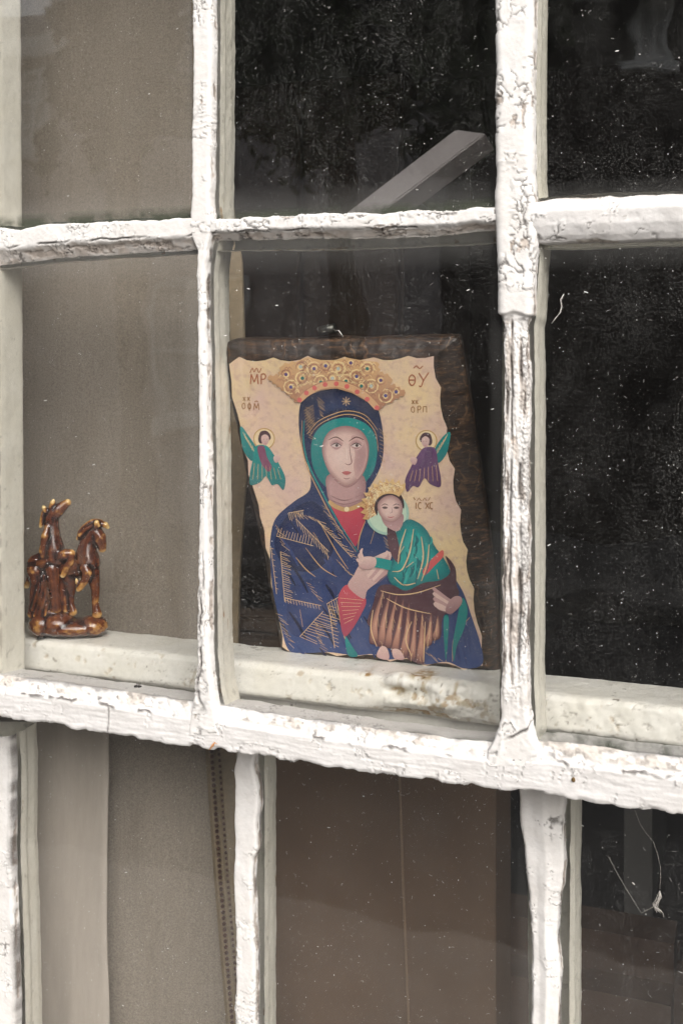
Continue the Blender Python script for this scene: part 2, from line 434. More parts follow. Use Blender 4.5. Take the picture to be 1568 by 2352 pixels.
right_rows = [(-700, 1141, 1224), (-300, 1142, 1224), (0, 1143, 1224), (200, 1144, 1222), (400, 1144, 1223), (470, 1142, 1228), (530, 1146, 1234), (600, 1150, 1228), (700, 1150, 1223), (726, 1151, 1222), (745, 1154, 1217), (900, 1153, 1219), (1100, 1151, 1219), (1400, 1149, 1219), (1560, 1148, 1217), (1640, 1146, 1219), (1680, 1140, 1223), (1705, 1130, 1232), (1725, 1118, 1244), (1760, 1112, 1250)]
def right_extra(X, t, v, h, wear, dirt, Dp, K):
    py = np.interp(t, TR[0], TR[1])[:, None] + 0 * h
    nz = fbm(np.stack([X[..., 0] / 0.01, X[..., 1] / 0.01, X[..., 2] * 0], -1), 2, 501)
    edge = 722 + 6 * nz
    step = sstep(edge + 5, edge - 3, py)
    h = h + 0.0030 * step
    dirt = np.maximum(dirt, 0.95 * sstep(edge - 1, edge + 5, py) * sstep(edge + 26, edge + 6, py) * sstep(-0.6, 0.1, fbm(X / 0.006, 2, 502)))
    # below the break: a bare central fillet between two eroded putty strips
    m = sstep(728, 750, py) * sstep(1600, 1480, py)
    vv = v[None, :] + 0.03 * fbm(X / 0.03, 2, 503)
    for c, wd, dp in ((0.40, 0.035, 0.0018), (0.60, 0.045, 0.0024), (0.25, 0.03, 0.0012)):
        br = sstep(-0.35, 0.05, fbm(np.stack([X[..., 2] / 0.022, X[..., 2] * 0 + c * 9, X[..., 2] * 0], -1), 2, 504))
        g = sstep(wd, wd * 0.3, np.abs(vv - c)) * m * br
        h = h - dp * g; dirt = np.maximum(dirt, g * 0.9)
    strip = sstep(0.60, 0.66, vv) * sstep(0.90, 0.82, vv) * m
    gran = fbm(X / 0.0014, 3, 505)
    h = h + strip * 0.0009 * gran
    dirt = np.maximum(dirt, strip * (0.25 + 0.55 * sstep(-0.05, 0.4, gran)) * sstep(-0.6, 0.2, fbm(X / 0.02, 2, 506)))
    fil = sstep(0.43, 0.46, vv) * sstep(0.57, 0.54, vv) * m
    dirt = dirt * (1 - 0.8 * fil); h = h + 0.0006 * fil
    ft = sstep(1600, 1650, py)
    nf_ = fbm(X / 0.013, 3, 508)
    gk = sstep(0.06, 0.012, np.abs(nf_)) * ft * sstep(-0.1, 0.3, fbm(X / 0.02, 2, 509))
    h = h - 0.001 * gk + 0.0009 * ft * sstep(0.0, 0.06, nf_) * sstep(0.5, 0.06, nf_); dirt = np.maximum(dirt, 0.75 * gk)
    # crack at the foot
    ang = (py - 1660) - (v[None, :] - 0.9) * -70
    g = sstep(5, 1.5, np.abs(ang + 5 * fbm(X / 0.008, 2, 507))) * sstep(0.35, 0.5, v)[None, :]
    h = h - 0.0022 * g; dirt = np.maximum(dirt, g)
    return h, wear, dirt
rp, TR = make_vert(right_rows, 7)
def right_erode(X, t, v):
    py = np.interp(t, TR[0], TR[1])[:, None] + 0 * X[..., 0]
    return sstep(726, 745, py) * sstep(1680, 1500, py) * 0.85
gb = bar('glazing_bar', sash1, rp, V_FRONT, M_white, jit=0.0006, seed=500,
         disp=worn(500, lump=0.0005, wrink=0.0002, crack=0.0010, cth=0.25, cscale=0.010, flake=0.0007, fth=0.80, erode=right_erode, extra=right_extra))
gb['label'] = 'broad glazing bar whose paint has broken off below the crossing'
rp2 = vpath([q for q in right_rows if q[0] < 1640] + [(1720, 1146, 1222)], 7)
bar('inner_moulding', gb, rp2, inner_prof(0.054, 0.003, 0.0065), M_cream, du=0.0016, dv=0.0013, disp=mild(510, 0.0004, 0.0003, 0.95), front=False, seed=510)

# horizontal bars
H_FRONT = [(0, 0, G + 0.0015), (0, 0.0005, 0.003), (0, 0.002, 0), (0.55, 0, 0), (0.62, 0, 0.0012), (0.72, 0, 0.0045), (1, 0, G + 0.0015)]
H_ROUND = [(0, 0, G + 0.0015), (0.03, 0, 0.004), (0.14, 0, 0.0), (0.3, 0, -0.0025), (0.6, 0, -0.002), (0.82, 0, 0.001), (0.96, 0, 0.005), (1, 0, G + 0.0015)]
def hpath(cols): return [(xx, a, xx, b) for xx, a, b in cols]
def gap_under(seed, lo, hi, a=0.55, b=0.66):
    def f(X, t, v, h, wear, dirt, Dp, K):
        n1 = fbm(X / 0.02, 2, seed)
        vv = v[None, :] + 0.05 * fbm(X / 0.012, 3, seed + 1)
        g = sstep(0.035, 0.012, np.abs(vv - (a + b) / 2)) * sstep(lo, hi, n1)
        under = sstep(b - 0.05, b + 0.05, vv)
        h = h - 0.0018 * g
        dirt = np.maximum(dirt, g * 0.9)
        wear = np.maximum(wear, under * (0.35 + 0.4 * sstep(-0.2, 0.5, fbm(X / 0.01, 3, seed + 2))))
        dirt = np.maximum(dirt, under * 0.8 * sstep(0.55, 0.8, fbm(X / 0.008, 3, seed + 3)))
        return h, wear, dirt
    return f
pth = hpath([(-420, 552, 640), (-200, 540, 625), (0, 522, 606), (40, 527, 602), (100, 515, 594), (250, 508, 582), (360, 503, 577), (450, 496, 572)])
gb = bar('glazing_bar', sash1, pth, H_FRONT, M_white, jit=0.0008, seed=600, disp=worn(600, 0.0004, 0.0003, 0.0006, 0.55, 0.01, 0.0006, 0.95, axis=0, extra=gap_under(610, -0.4, 0.1)))
bar('inner_moulding', gb, pth, inner_prof(), M_cream, du=0.002, dv=0.0015, disp=mild(611), front=False)
pth = hpath([(482, 502, 552), (600, 497, 549), (700, 492, 547), (800, 490, 546), (900, 486, 543), (1000, 480, 540), (1080, 476, 530), (1160, 470, 528)])
gb = bar('glazing_bar', sash1, pth, H_FRONT, M_white, jit=0.0010, seed=620, disp=worn(620, 0.0005, 0.0004, 0.0012, 0.10, 0.009, 0.0008, 0.70, axis=0, long=2.0, extra=gap_under(630, -0.2, 0.25, 0.62, 0.74)))
gb['label'] = 'badly cracked horizontal bar above the icon'
bar('inner_moulding', gb, hpath([(482, 520, 566), (800, 508, 562), (1160, 490, 545)]), inner_prof(), M_cream, du=0.002, dv=0.0015, disp=mild(631, wearth=0.6), front=False)
pth = hpath([(1212, 462, 556), (1250, 457, 560), (1300, 452, 560), (1400, 447, 556), (1568, 443, 551), (1760, 436, 545), (2010, 428, 538)])
gb = bar('glazing_bar', sash1, pth, H_ROUND, M_rail, jit=0.0006, seed=640, disp=worn(640, 0.0010, 0.0002, 0.0007, 0.6, 0.014, 0.0007, 0.98, axis=0))
gb['label'] = 'fat rounded horizontal bar under thick smooth paint'
bar('inner_moulding', gb, pth, inner_prof(), M_cream, du=0.002, dv=0.0015, disp=mild(641), front=False)

# bottom rail of the upper sash
R_FRONT = [(0, 0, G + 0.004), (0, 0, G), (0.10, 0, 0.0065), (0.30, 0, 0.0018), (0.36, 0, 0.0), (0.93, 0, 0.0), (0.985, 0, 0.0012), (1, 0, 0.005), (1, -0.001, 0.02), (1, -0.004, 0.046), (0, 0.004, 0.046), (0, 0.001, 0.013)]
rail_cols = [(-420, 1500, 1590), (-200, 1527, 1622), (0, 1556, 1650), (100, 1570, 1663), (180, 1581, 1680), (250, 1590, 1692), (330, 1602, 1702), (400, 1613, 1714), (500, 1628, 1727), (600, 1644, 1742), (740, 1664, 1762), (900, 1686, 1787), (1050, 1706, 1804), (1150, 1716, 1818), (1240, 1710, 1828), (1300, 1714, 1838), (1400, 1728, 1853), (1568, 1750, 1875), (1760, 1778, 1902), (2010, 1812, 1938)]
def rail_extra(X, t, v, h, wear, dirt, Dp, K):
    front = sstep(0.3, 0.36, K)[None, :] * sstep(0.01, 0.006, Dp)[None, :]
    bev = sstep(0.02, 0.06, K)[None, :] * sstep(0.36, 0.30, K)[None, :] * sstep(0.012, 0.009, Dp)[None, :]
    q = X.copy(); q[..., 0] *= 0.12
    h = h + front * 0.00035 * fbm(q / 0.0025, 3, 701)                      # brush strokes along the rail
    h = h + bev * (0.0007 * fbm(X / 0.004, 3, 702))
    # sagging drips along the lower arris
    dr = np.clip(fbm(np.stack([X[..., 0] / 0.013, X[..., 0] * 0, X[..., 0] * 0], -1), 3, 703), -0.2, 1)
    low = sstep(0.86, 0.97, K)[None, :] * sstep(0.012, 0.006, Dp)[None, :]
    h = h + low * (0.0006 + 0.0028 * dr)
    # black joint between slope and face, broken
    n1 = fbm(X / 0.022, 3, 704)
    kk = K[None, :] + 0.05 * fbm(X / 0.009, 3, 705)
    g = sstep(0.035, 0.012, np.abs(kk - 0.31)) * sstep(0.05, 0.3, n1) * sstep(0.012, 0.009, Dp)[None, :]
    h = h - 0.0014 * g; dirt = np.maximum(dirt, 0.9 * g)
    mold = bev * sstep(0.40, 0.75, fbm(X / 0.011, 3, 706) + 0.3 * fbm(X / 0.05, 2, 707))
    dirt = np.maximum(dirt, 0.75 * mold * sstep(-0.2, 0.3, fbm(X / 0.0022, 2, 708)))
    wear = np.maximum(wear, bev * 0.3 * sstep(0.0, 0.6, fbm(X / 0.008, 3, 709)))
    # grime where the slope meets the glass
    e = sstep(0.10, 0.0, kk) * sstep(0.016, 0.010, Dp)[None, :] * sstep(-0.3, 0.2, n1)
    dirt = np.maximum(dirt, 0.6 * e)
    # one hairline joint down the face
    jx = P(250, 1650)[0]
    j = sstep(0.0011, 0.0004, np.abs(X[..., 0] - jx + 0.0015 * fbm(X / 0.01, 2, 710))) * front
    dirt = np.maximum(dirt, 0.65 * j); h = h - 0.0008 * j
    return h, wear, dirt
bar('meeting_rail', sash1, hpath(rail_cols), R_FRONT, M_rail, jit=0.0006, seed=700, sm=8,
    disp=worn(700, 0.0005, 0.00012, 0.0006, 0.85, 0.015, 0.0005, 1.1, axis=0, extra=rail_extra))

bar('stile', sash1, vpath([(-700, -420, -28), (1600, -420, -14)]), [(0, 0, 0.0), (1, -0.002, 0), (1, 0, 0.003), (1, 0, 0.020), (1, -0.001, 0.050), (1, -0.003, 0.054), (0, 0, 0.054)], M_cream, du=0.002, dv=0.002, disp=mild(720, 0.0003, 0.00015, 0.9))
bar('stile', sash1, vpath([(-700, 1990, 2260), (1900, 1990, 2260)]), [(0, 0, 0.050), (0, 0, 0.0), (1, 0, 0), (1, 0, 0.050)], M_white, du=0.004, dv=0.004, disp=mild(721))
bar('top_rail', sash1, hpath([(-420, -760, -690), (2260, -760, -690)]), [(0, 0, 0.050), (0, 0, 0.0), (1, 0, 0), (1, 0, 0.050)], M_white, du=0.004, dv=0.004, disp=mild(722))

def pane(parent, x0, x1, y0, y1, y, tilt=0.0, tiltz=0.0, dens=1.0):
    a = P((x0[0] + x0[1]) / 2, (y0 + y1) / 2, y); b = P((x1[0] + x1[1]) / 2, (y0 + y1) / 2, y)
    zt = P((x0[0] + x1[0]) / 2, y0, y)[2]; zb = P((x0[0] + x1[0]) / 2, y1, y)[2]
    cx, cz = (a[0] + b[0]) / 2, (zt + zb) / 2; hw, hh = abs(b[0] - a[0]) / 2, abs(zt - zb) / 2
    me = box_me('pane', (-hw, -0.0015, -hh), (hw, 0.0015, hh))
    me.materials.append(M_glass); me.materials.append(M_dusty)
    for p in me.polygons:
        if p.normal.y < -0.5: p.material_index = 1
    o = obj('pane', me, None, parent); o.location = (cx, y + 0.0015, cz)
    o.rotation_euler = (tilt, 0, tiltz)
    pane.k += 1; dust(o, hw, hh, 60 + pane.k, dens)
    return o
M_dust = simple('dust_specks', (0.70, 0.68, 0.64), 0.9, 0.25, 400, 0)
def dust(o, hw, hh, seed, dens=1.0, vis=None):
    r = np.random.RandomState(seed); V = []; F = []
    def poly(pts):
        b = len(V); V.extend(pts); F.append(tuple(range(b, b + len(pts))))
    area = 4 * hw * hh; n_ = int(area * 95000 * dens)
    pts = np.stack([r.uniform(-hw, hw, n_), np.zeros(n_), r.uniform(-hh, hh, n_)], 1)
    keep = r.rand(n_) < 0.10 + 1.0 * sstep(-0.25, 0.8, fbm(pts / 0.030 + seed, 4, seed))
    for x, _, z in pts[keep]:
        q = r.rand(); rr = 0.00008 + 0.00016 * q * q + (0.00042 * r.rand() ** 2 if q > 0.92 else 0)
        k = 5; a0 = r.rand() * 6; el = r.uniform(0.5, 1.0); an = r.rand() * 3.14
        pp = []
        for j in range(k):
            a_ = a0 + j * 2 * math.pi / k; u_, v_ = rr * math.cos(a_) * r.uniform(.7, 1.1), rr * el * math.sin(a_) * r.uniform(.7, 1.1)
            pp.append((x + u_ * math.cos(an) - v_ * math.sin(an), -0.00165, z + u_ * math.sin(an) + v_ * math.cos(an)))
        poly(pp)
    for _ in range(int(area * 2200 * dens)):          # hairs and scratches
        x, z = r.uniform(-hw, hw), r.uniform(-hh, hh); a_ = r.rand() * 6.28; L = r.uniform(0.0008, 0.0035); cv = r.normal(0, 1.0); w_ = r.uniform(0.00003, 0.00008)
        for j in range(4):
            x2, z2 = x + L / 4 * math.cos(a_), z + L / 4 * math.sin(a_); nx, nz = -math.sin(a_) * w_, math.cos(a_) * w_
            poly([(x - nx, -0.0017, z - nz), (x2 - nx, -0.0017, z2 - nz), (x2 + nx, -0.0017, z2 + nz), (x + nx, -0.0017, z + nz)])
            x, z = x2, z2; a_ += cv * 0.5
    for _ in range(int(area * 70 * dens)):            # droppings and paint flecks, a few mm long
        x, z = r.uniform(-hw, hw), r.uniform(-hh, hh); L = r.uniform(0.0006, 0.0022); w_ = r.uniform(0.00025, 0.0005); a_ = r.normal(0, 0.3)
        poly([(x + L * c_ * math.cos(a_) - w_ * s_ * math.sin(a_), -0.0017, z + L * c_ * math.sin(a_) + w_ * s_ * math.cos(a_)) for c_, s_ in ((-1, 0), (-.6, -.8), (.2, -1), (.8, -.6), (1, 0.1), (.7, .8), (-.3, .9))])
    me = bpy.data.meshes.new('dust'); me.from_pydata(V, [], F)
    d_ = obj('dust', me, M_dust, o); d_['kind'] = 'stuff'
pane.k = 0
PX = [(-60, -60), (466, 466), (1190, 1190), (2005, 2005)]
tilts = [(0.002, 0.003), (-0.001, 0.001), (0.003, -0.002), (-0.002, 0.001), (0.001, 0.002), (0.0, -0.001)]
for i in range(3):
    pane(sash1, PX[i], PX[i + 1], -700, [540, 522, 502][i], G, *tilts[i])
for i in range(3):
    pane(sash1, PX[i], PX[i + 1], [558, 522, 505][i], [1640, 1712, 1765][i], G, *tilts[3 + i])

# ------------------------------------------------------------------ the lower sash, further in
YL = 0.07
sash2 = thing('window_sash', 'lower sash behind the slanting rail, its top edge a cream ledge for the ornaments', 'window sash', 'sashes of the old window')
rows = [(1690, -420, 31), (1700, -420, 31), (1760, -420, 34), (1850, -420, 34), (1950, -420, 32), (2100, -420, 38), (2240, -420, 42), (2352, -420, 44), (2900, -420, 46)]
def gap_right(seed, hi=0.93):
    def f(X, t, v, h, wear, dirt, Dp, K):
        n1 = fbm(np.stack([X[..., 2] / 0.02, X[..., 2] * 0, X[..., 2] * 0], -1), 3, seed)
        g = sstep(hi - 0.03, hi, v)[None, :] * sstep(-0.5, 0.2, n1)
        dirt = np.maximum(dirt, g * 0.85)
        return h, wear, dirt
    return f
path = [(a, yy, b - 8, yy) for yy, a, b in rows]
st = bar('stile', sash2, path, V_FRONT, M_white, y=YL, jit=0.0006, seed=800, disp=worn(800, 0.0007, 0.0002, 0.0006, 0.75, 0.014, 0.0006, 1.0, extra=gap_right(801, 0.975)))
bar('inner_moulding', st, path, inner_prof(0.050), M_cream, y=YL, du=0.002, dv=0.0016, disp=mild(802), front=False)
rows = [(1715, 540, 594), (1738, 541, 593), (1766, 535, 588), (1813, 539, 600), (1855, 538, 601), (1881, 536, 595), (1925, 537, 598), (1956, 536, 596), (1980, 536, 587), (2019, 536, 587), (2100, 538, 589), (2200, 540, 593), (2352, 538, 594), (2900, 540, 596)]
path = [(a, yy, b - 8, yy) for yy, a, b in rows]
gb = bar('glazing_bar', sash2, path, V_FRONT, M_white, y=YL, jit=0.0006, seed=820, sm=5, disp=worn(820, 0.0008, 0.0002, 0.0006, 0.75, 0.016, 0.0006, 1.05, extra=gap_right(821)))
bar('inner_moulding', gb, [(538, 1700, 586, 1700), (538, 2352, 586, 2352), (540, 2900, 588, 2900)], inner_prof(0.054, 0.004), M_cream, y=YL, du=0.0016, dv=0.0013, disp=mild(822, 0.0006, 0.0003, 0.75), front=False)
rows = [(1800, 1188, 1300), (1833, 1189, 1301), (1848, 1190, 1301), (1913, 1195, 1296), (1958, 1201, 1300), (1973, 1203, 1301), (2033, 1209, 1296), (2083, 1214, 1289), (2108, 1215, 1286), (2173, 1219, 1284), (2233, 1219, 1291), (2348, 1219, 1286), (2600, 1218, 1284), (2900, 1218, 1284)]
path = [(a, yy, b - 6, yy) for yy, a, b in rows]
V_RIDGE = [(0, 0.0, G + 0.0015), (0, 0.0, 0.005), (0, 0.002, 0.0018), (0.3, 0, 0.0012), (0.42, 0, 0.0), (0.55, 0, -0.0012), (0.68, 0, 0.0), (1, -0.003, 0.0012), (1, -0.0005, 0.003), (1, 0.0008, G + 0.0015)]
gb = bar('glazing_bar', sash2, path, V_RIDGE, M_white, y=YL, jit=0.0006, seed=840, sm=8, disp=worn(840, 0.0009, 0.0002, 0.0006, 0.75, 0.016, 0.0006, 1.05, extra=gap_right(841)))
gb['label'] = 'glazing bar that narrows downwards under thick paint'
bar('inner_moulding', gb, [(1192, 1795, 1294, 1795), (1215, 2050, 1291, 2050), (1217, 2352, 1291, 2352), (1218, 2900, 1291, 2900)], inner_prof(0.054, 0.004, 0.010), M_cream, y=YL, du=0.0016, dv=0.0013, disp=mild(842, wearth=1.0), front=False)
bar('stile', sash2, vpath([(1640, 1960, 2260), (2900, 1960, 2260)]), [(0, 0, 0.050), (0, 0, 0.0), (1, 0, 0), (1, 0, 0.050)], M_white, y=YL, du=0.004, dv=0.004, disp=mild(860))
bar('bottom_rail', sash2, hpath([(-420, 2880, 3000), (2260, 2880, 3000)]), [(0, 0, 0.050), (0, 0, 0.0), (1, 0, 0), (1, 0, 0.050)], M_white, y=YL, du=0.004, dv=0.004, disp=mild(861))
PL = [(0, 0), (562, 562), (1246, 1246), (1990, 1990)]
for i in range(3):
    pane(sash2, PL[i], PL[i + 1], [1600, 1690, 1790][i], 2890, YL + G, *tilts[(i + 2) % 6])

# ledge: the top rail of the lower sash, seen through the glass of the upper one
LZ = float(P(650, 1499, 0.125)[2])
xl, xr = P(-420, 1500, 0.1)[0], P(2200, 1500, 0.1)[0]
yz = np.array([(0.100, LZ - 0.075), (0.098, LZ - 0.038), (0.084, LZ - 0.034), (0.0770, LZ - 0.030), (0.0760, LZ - 0.027), (0.0800, LZ - 0.0045), (0.0835, LZ - 0.0010), (0.0880, LZ), (0.140, LZ + 0.0005), (0.142, LZ - 0.002), (0.142, LZ - 0.075)])
ps = np.concatenate([[0], np.cumsum(np.linalg.norm(np.diff(yz, axis=0), axis=1))])
nv = int(ps[-1] / 0.0011); vv = np.linspace(0, ps[-1], nv)
Yp, Zp = smooth1(np.interp(vv, ps, yz[:, 0]), 1), smooth1(np.interp(vv, ps, yz[:, 1]), 1)
nu = int((xr - xl) / 0.0012); xs = np.linspace(xl, xr, nu)
X = np.zeros((nu, nv, 3)); X[..., 0] = xs[:, None]; X[..., 1] = Yp[None]; X[..., 2] = Zp[None]
Nn = np.cross(np.gradient(X, axis=0), np.gradient(X, axis=1)); Nn /= np.linalg.norm(Nn, axis=2, keepdims=True)
if Nn[:, nv // 2, 2].mean() < 0: Nn = -Nn
h = 0.0006 * fbm(X / 0.03, 2, 900) + 0.00025 * fbm(X / 0.006, 2, 901)
wear = np.zeros(h.shape); dirt = np.zeros(h.shape)
frontm = (sstep(0.090, 0.080, Yp) * sstep(LZ - 0.045, LZ - 0.035, Zp))[None, :]
def blob(px, py, rx, rz, amp, y=0.078, pw=1.0):
    c = P(px, py, y); d2 = ((X[..., 0] - c[0]) / rx) ** 2 + ((X[..., 2] - c[2]) / rz) ** 2 + ((X[..., 1] - c[1]) / 0.03) ** 2
    return amp * np.exp(-d2 ** pw)
# big knobs of filler to the right of the icon's foot
lump_m = blob(1010, 1610, 0.055, 0.03, 1.0, pw=2) * frontm
h = h + blob(912, 1568, 0.012, 0.0050, 0.006, pw=1.8) * sstep(0.10, 0.09, Yp)[None] + blob(1035, 1608, 0.013, 0.009, 0.007, pw=1.5) + blob(1100, 1562, 0.012, 0.005, 0.005, 0.082, pw=1.4)
h = h + blob(985, 1575, 0.03, 0.006, 0.0035) + blob(1085, 1600, 0.022, 0.012, 0.0035) + blob(960, 1615, 0.035, 0.005, 0.003) - blob(950, 1640, 0.035, 0.006, 0.008, 0.075) - blob(915, 1590, 0.010, 0.005, 0.008, 0.077)
h = h + lump_m * (0.0034 * fbm(X / 0.011, 3, 905) + 0.0008 * fbm(X / 0.004, 3, 906))
rough = lump_m * sstep(0.25, 0.5, fbm(X / 0.008, 3, 907))
wear = np.maximum(wear, 0.75 * rough); dirt = np.maximum(dirt, 0.5 * lump_m * sstep(0.55, 0.85, fbm(X / 0.006, 3, 908)))
wear = np.maximum(wear, 0.95 * np.clip(blob(950, 1645, 0.038, 0.005, 1.6, 0.075, 2) + blob(915, 1588, 0.009, 0.004, 1.6, 0.077, 2), 0, 1) * sstep(-0.5, 0.1, fbm(X / 0.006, 3, 909)))
# bare wood scar beside the icon's foot
scar = np.clip(blob(966, 1555, 0.012, 0.004, 1.6, 0.086, 2) + blob(845, 1546, 0.006, 0.0012, 1.2, 0.090, 2), 0, 1) * sstep(-0.5, 0.0, fbm(X / 0.004, 2, 910))
wear = np.maximum(wear, scar)
# pitting elsewhere along the face
pit = frontm * sstep(0.45, 0.65, fbm(X / 0.010, 4, 911) + 0.25 * fbm(X / 0.05, 2, 912))
wear = np.maximum(wear, 0.45 * pit); h = h - 0.0007 * pit
xr_m = sstep(P(1240, 1640, 0.08)[0], P(1290, 1640, 0.08)[0], X[..., 0])
q = X / np.array([0.010, 0.010, 0.0055])
ck = frontm * xr_m * sstep(0.10, 0.02, np.abs(fbm(q, 3, 913))) * np.exp(-((X[..., 2] - (P(1400, 1668, 0.075)[2])) / 0.007) ** 2) * sstep(-0.1, 0.3, fbm(X / 0.016, 2, 914))
dirt = np.maximum(dirt, 0.6 * ck); h = h - 0.0012 * ck + 0.0012 * xr_m * frontm * fbm(X / 0.012, 2, 915)
q = X / np.array([0.012, 0.012, 0.007])
hl = frontm * sstep(0.045, 0.01, np.abs(fbm(q, 3, 920))) * sstep(0.15, 0.45, fbm(X / 0.02, 2, 921))
dirt = np.maximum(dirt, 0.5 * hl); h = h - 0.0006 * hl
dirt = np.maximum(dirt, 0.8 * sstep(0.72, 0.85, fbm(X / 0.0045, 2, 922)) * sstep(-0.1, 0.3, fbm(X / 0.03, 2, 923)))
X = X + Nn * h[..., None]
idx = np.arange(nu * nv).reshape(nu, nv)
F = np.stack([idx[:-1, :-1], idx[:-1, 1:], idx[1:, 1:], idx[1:, :-1]], -1).reshape(-1, 4)
led = obj('top_rail', mesh_np('top_rail', X.reshape(-1, 3), F, True, {'wear': np.clip(wear, 0, 1), 'dirt': np.clip(dirt, 0, 1)}), M_ledge, sash2)
led['label'] = 'cream painted ledge with knobs of old filler'
# the cream jamb that closes the ledge on the left
xj = P(52, 1300, 0.125)[0]
jb = bar('jamb_block', sash2, [(-420, 1312, -14, 1312), (-420, 1400, -10, 1400), (-420, 1500, 10, 1500)], [(0, 0, 0.0), (1, -0.004, 0), (1, 0, 0.003), (1, 0, 0.04), (0, 0, 0.04)], M_cream, y=0.062, du=0.002, dv=0.002, disp=mild(930, 0.0012, 0.0005, 0.9))

# ------------------------------------------------------------------ the wooden icon
T0 = P(790, 778, 0.034); B0 = P(880, 1508, 0.126)
Hup = np.array([0, T0[1] - B0[1], T0[2] - B0[2]]); Hlen = np.linalg.norm(Hup); Hup /= Hlen
Ax = np.array([1.0, 0, 0]); Nf = np.cross(Ax, Hup); Nf = Nf if Nf[1] < 0 else -Nf
ORG = np.array([P(880, 1508, 0.126)[0], B0[1], B0[2]])
icon = thing('wooden_icon', 'dark carved wooden plaque with a printed mother and child, leaning towards the glass', 'icon plaque')
icon.matrix_world = Matrix(((Ax[0], Hup[0], Nf[0], ORG[0]), (Ax[1], Hup[1], Nf[1], ORG[1]), (Ax[2], Hup[2], Nf[2], ORG[2]), (0, 0, 0, 1)))
def CR(cx, cy_): return (600 + cx / 1.8447) * 0.816667, (900 + cy_ / 1.8447) * 0.816667   # a detail view of the plaque -> photograph
def IC(cx, cy_, n=0.0):
    px, py = CR(cx, cy_); d = ray(px, py); o = ORG + Nf * n
    k = np.dot(o - CAM, Nf) / np.dot(d, Nf); p = CAM + d * k - ORG
    return np.array([np.dot(p, Ax), np.dot(p, Hup)])
pic_T = [(83, 228), (135, 190), (175, 208), (220, 214), (270, 208), (312, 194), (350, 208), (400, 214), (450, 206), (490, 185), (530, 204), (590, 212), (640, 205), (682, 190), (720, 203), (765, 207), (800, 200), (832, 193), (880, 207), (930, 207), (975, 197), (1010, 185), (1055, 197), (1100, 196), (1143, 186)]
pic_R = [(1143, 186), (1142, 240), (1152, 300), (1180, 350), (1175, 400), (1178, 450), (1190, 505), (1212, 560), (1207, 620), (1212, 680), (1225, 730), (1252, 772), (1243, 830), (1246, 890), (1258, 940), (1284, 985), (1278, 1050), (1285, 1110), (1295, 1150), (1318, 1190), (1310, 1250), (1315, 1300), (1328, 1345), (1352, 1392), (1348, 1450), (1353, 1510), (1368, 1570), (1392, 1640), (1390, 1720), (1396, 1792)]
pic_B = [(1396, 1792), (1340, 1797), (1300, 1816), (1260, 1795), (1210, 1780), (1150, 1778), (1095, 1795), (1060, 1772), (1010, 1757), (960, 1758), (915, 1772), (880, 1750), (840, 1737), (790, 1735), (735, 1745), (700, 1735), (640, 1742), (600, 1727), (560, 1720), (500, 1722), (448, 1737), (410, 1718), (388, 1716)]
pic_L = [(388, 1716), (358, 1694), (360, 1640), (345, 1570), (332, 1500), (322, 1440), (300, 1370), (299, 1250), (272, 1180), (266, 1090), (243, 1020), (236, 960), (208, 870), (183, 800), (181, 730), (148, 650), (146, 570), (128, 490), (98, 400), (96, 320), (83, 228)]
brd_T = [(62, 128), (80, 112), (110, 104), (200, 98), (300, 100), (400, 104), (520, 98), (650, 90), (760, 97), (900, 92), (1000, 90), (1120, 86), (1240, 84), (1268, 90)]
brd_R = [(1268, 90), (1285, 130), (1300, 230), (1322, 370), (1345, 500), (1380, 760), (1400, 900), (1425, 1080), (1452, 1300), (1470, 1500), (1482, 1700), (1480, 1822)]
brd_B = [(1480, 1822), (1400, 1826), (1250, 1822), (1100, 1814), (900, 1800), (750, 1786), (600, 1774), (480, 1760), (400, 1748), (366, 1735)]
brd_L = [(366, 1735), (350, 1700), (328, 1560), (298, 1420), (268, 1230), (240, 1100), (222, 1020), (180, 850), (140, 620), (108, 480), (88, 400), (72, 260), (62, 128)]
def resamp(pts, n):
    p = np.array(pts, float); s = np.concatenate([[0], np.cumsum(np.linalg.norm(np.diff(p, axis=0), axis=1))]); t = np.linspace(0, s[-1], n, endpoint=False)
    return np.stack([np.interp(t, s, p[:, k]) for k in range(p.shape[1])], 1)
CNT = (150, 220, 140, 220)
inner = np.concatenate([resamp([IC(*q) for q in s], c) for s, c in zip((pic_T, pic_R, pic_B, pic_L), CNT)])
BK = -0.011
outer = np.concatenate([resamp([IC(*q, BK) for q in s], c) for s, c in zip((brd_T, brd_R, brd_B, brd_L), CNT)])
nl = len(inner)
rings = []
RN = 9
rad = np.linalg.norm(outer - inner, axis=1)
th_ = np.arange(nl)
for k in range(RN + 1):
    f = k / RN
    xy = inner * (1 - f) + outer * f
    z = BK * (0.35 * f + 0.65 * f ** 2.2)
    zz = np.full(nl, z)
    p3 = np.stack([xy[:, 0], xy[:, 1], zz], 1)
    zz = zz + (0.0011 * fbm(p3 / 0.011, 2, 950) + 0.0004 * fbm(p3 / 0.003, 2, 951)) * min(1, f * 4) - 0.0012 * math.sin(math.pi * min(1, f * 1.15)) * (0.6 + 0.6 * fbm(p3 / 0.02, 1, 952))
    rings.append(np.stack([xy[:, 0], xy[:, 1], zz], 1))
cen = outer.mean(0)
for f, z in ((1.0, -0.014), (0.998, -0.020), (0.985, -0.0225)):
    xy = cen + (outer - cen) * f; rings.append(np.stack([xy[:, 0], xy[:, 1], np.full(nl, z)], 1))
V = np.concatenate(rings); nr = len(rings)
F = []
for r in range(nr - 1):
    a = r * nl + np.arange(nl); b = r * nl + (np.arange(nl) + 1) % nl
    F.append(np.stack([a, a + nl, b + nl, b], 1))
F = np.concatenate(F)
M_wood, n, l, p = new_mat('dark_carved_wood')
g = N(n, 'ShaderNodeTexCoord').outputs['Object']
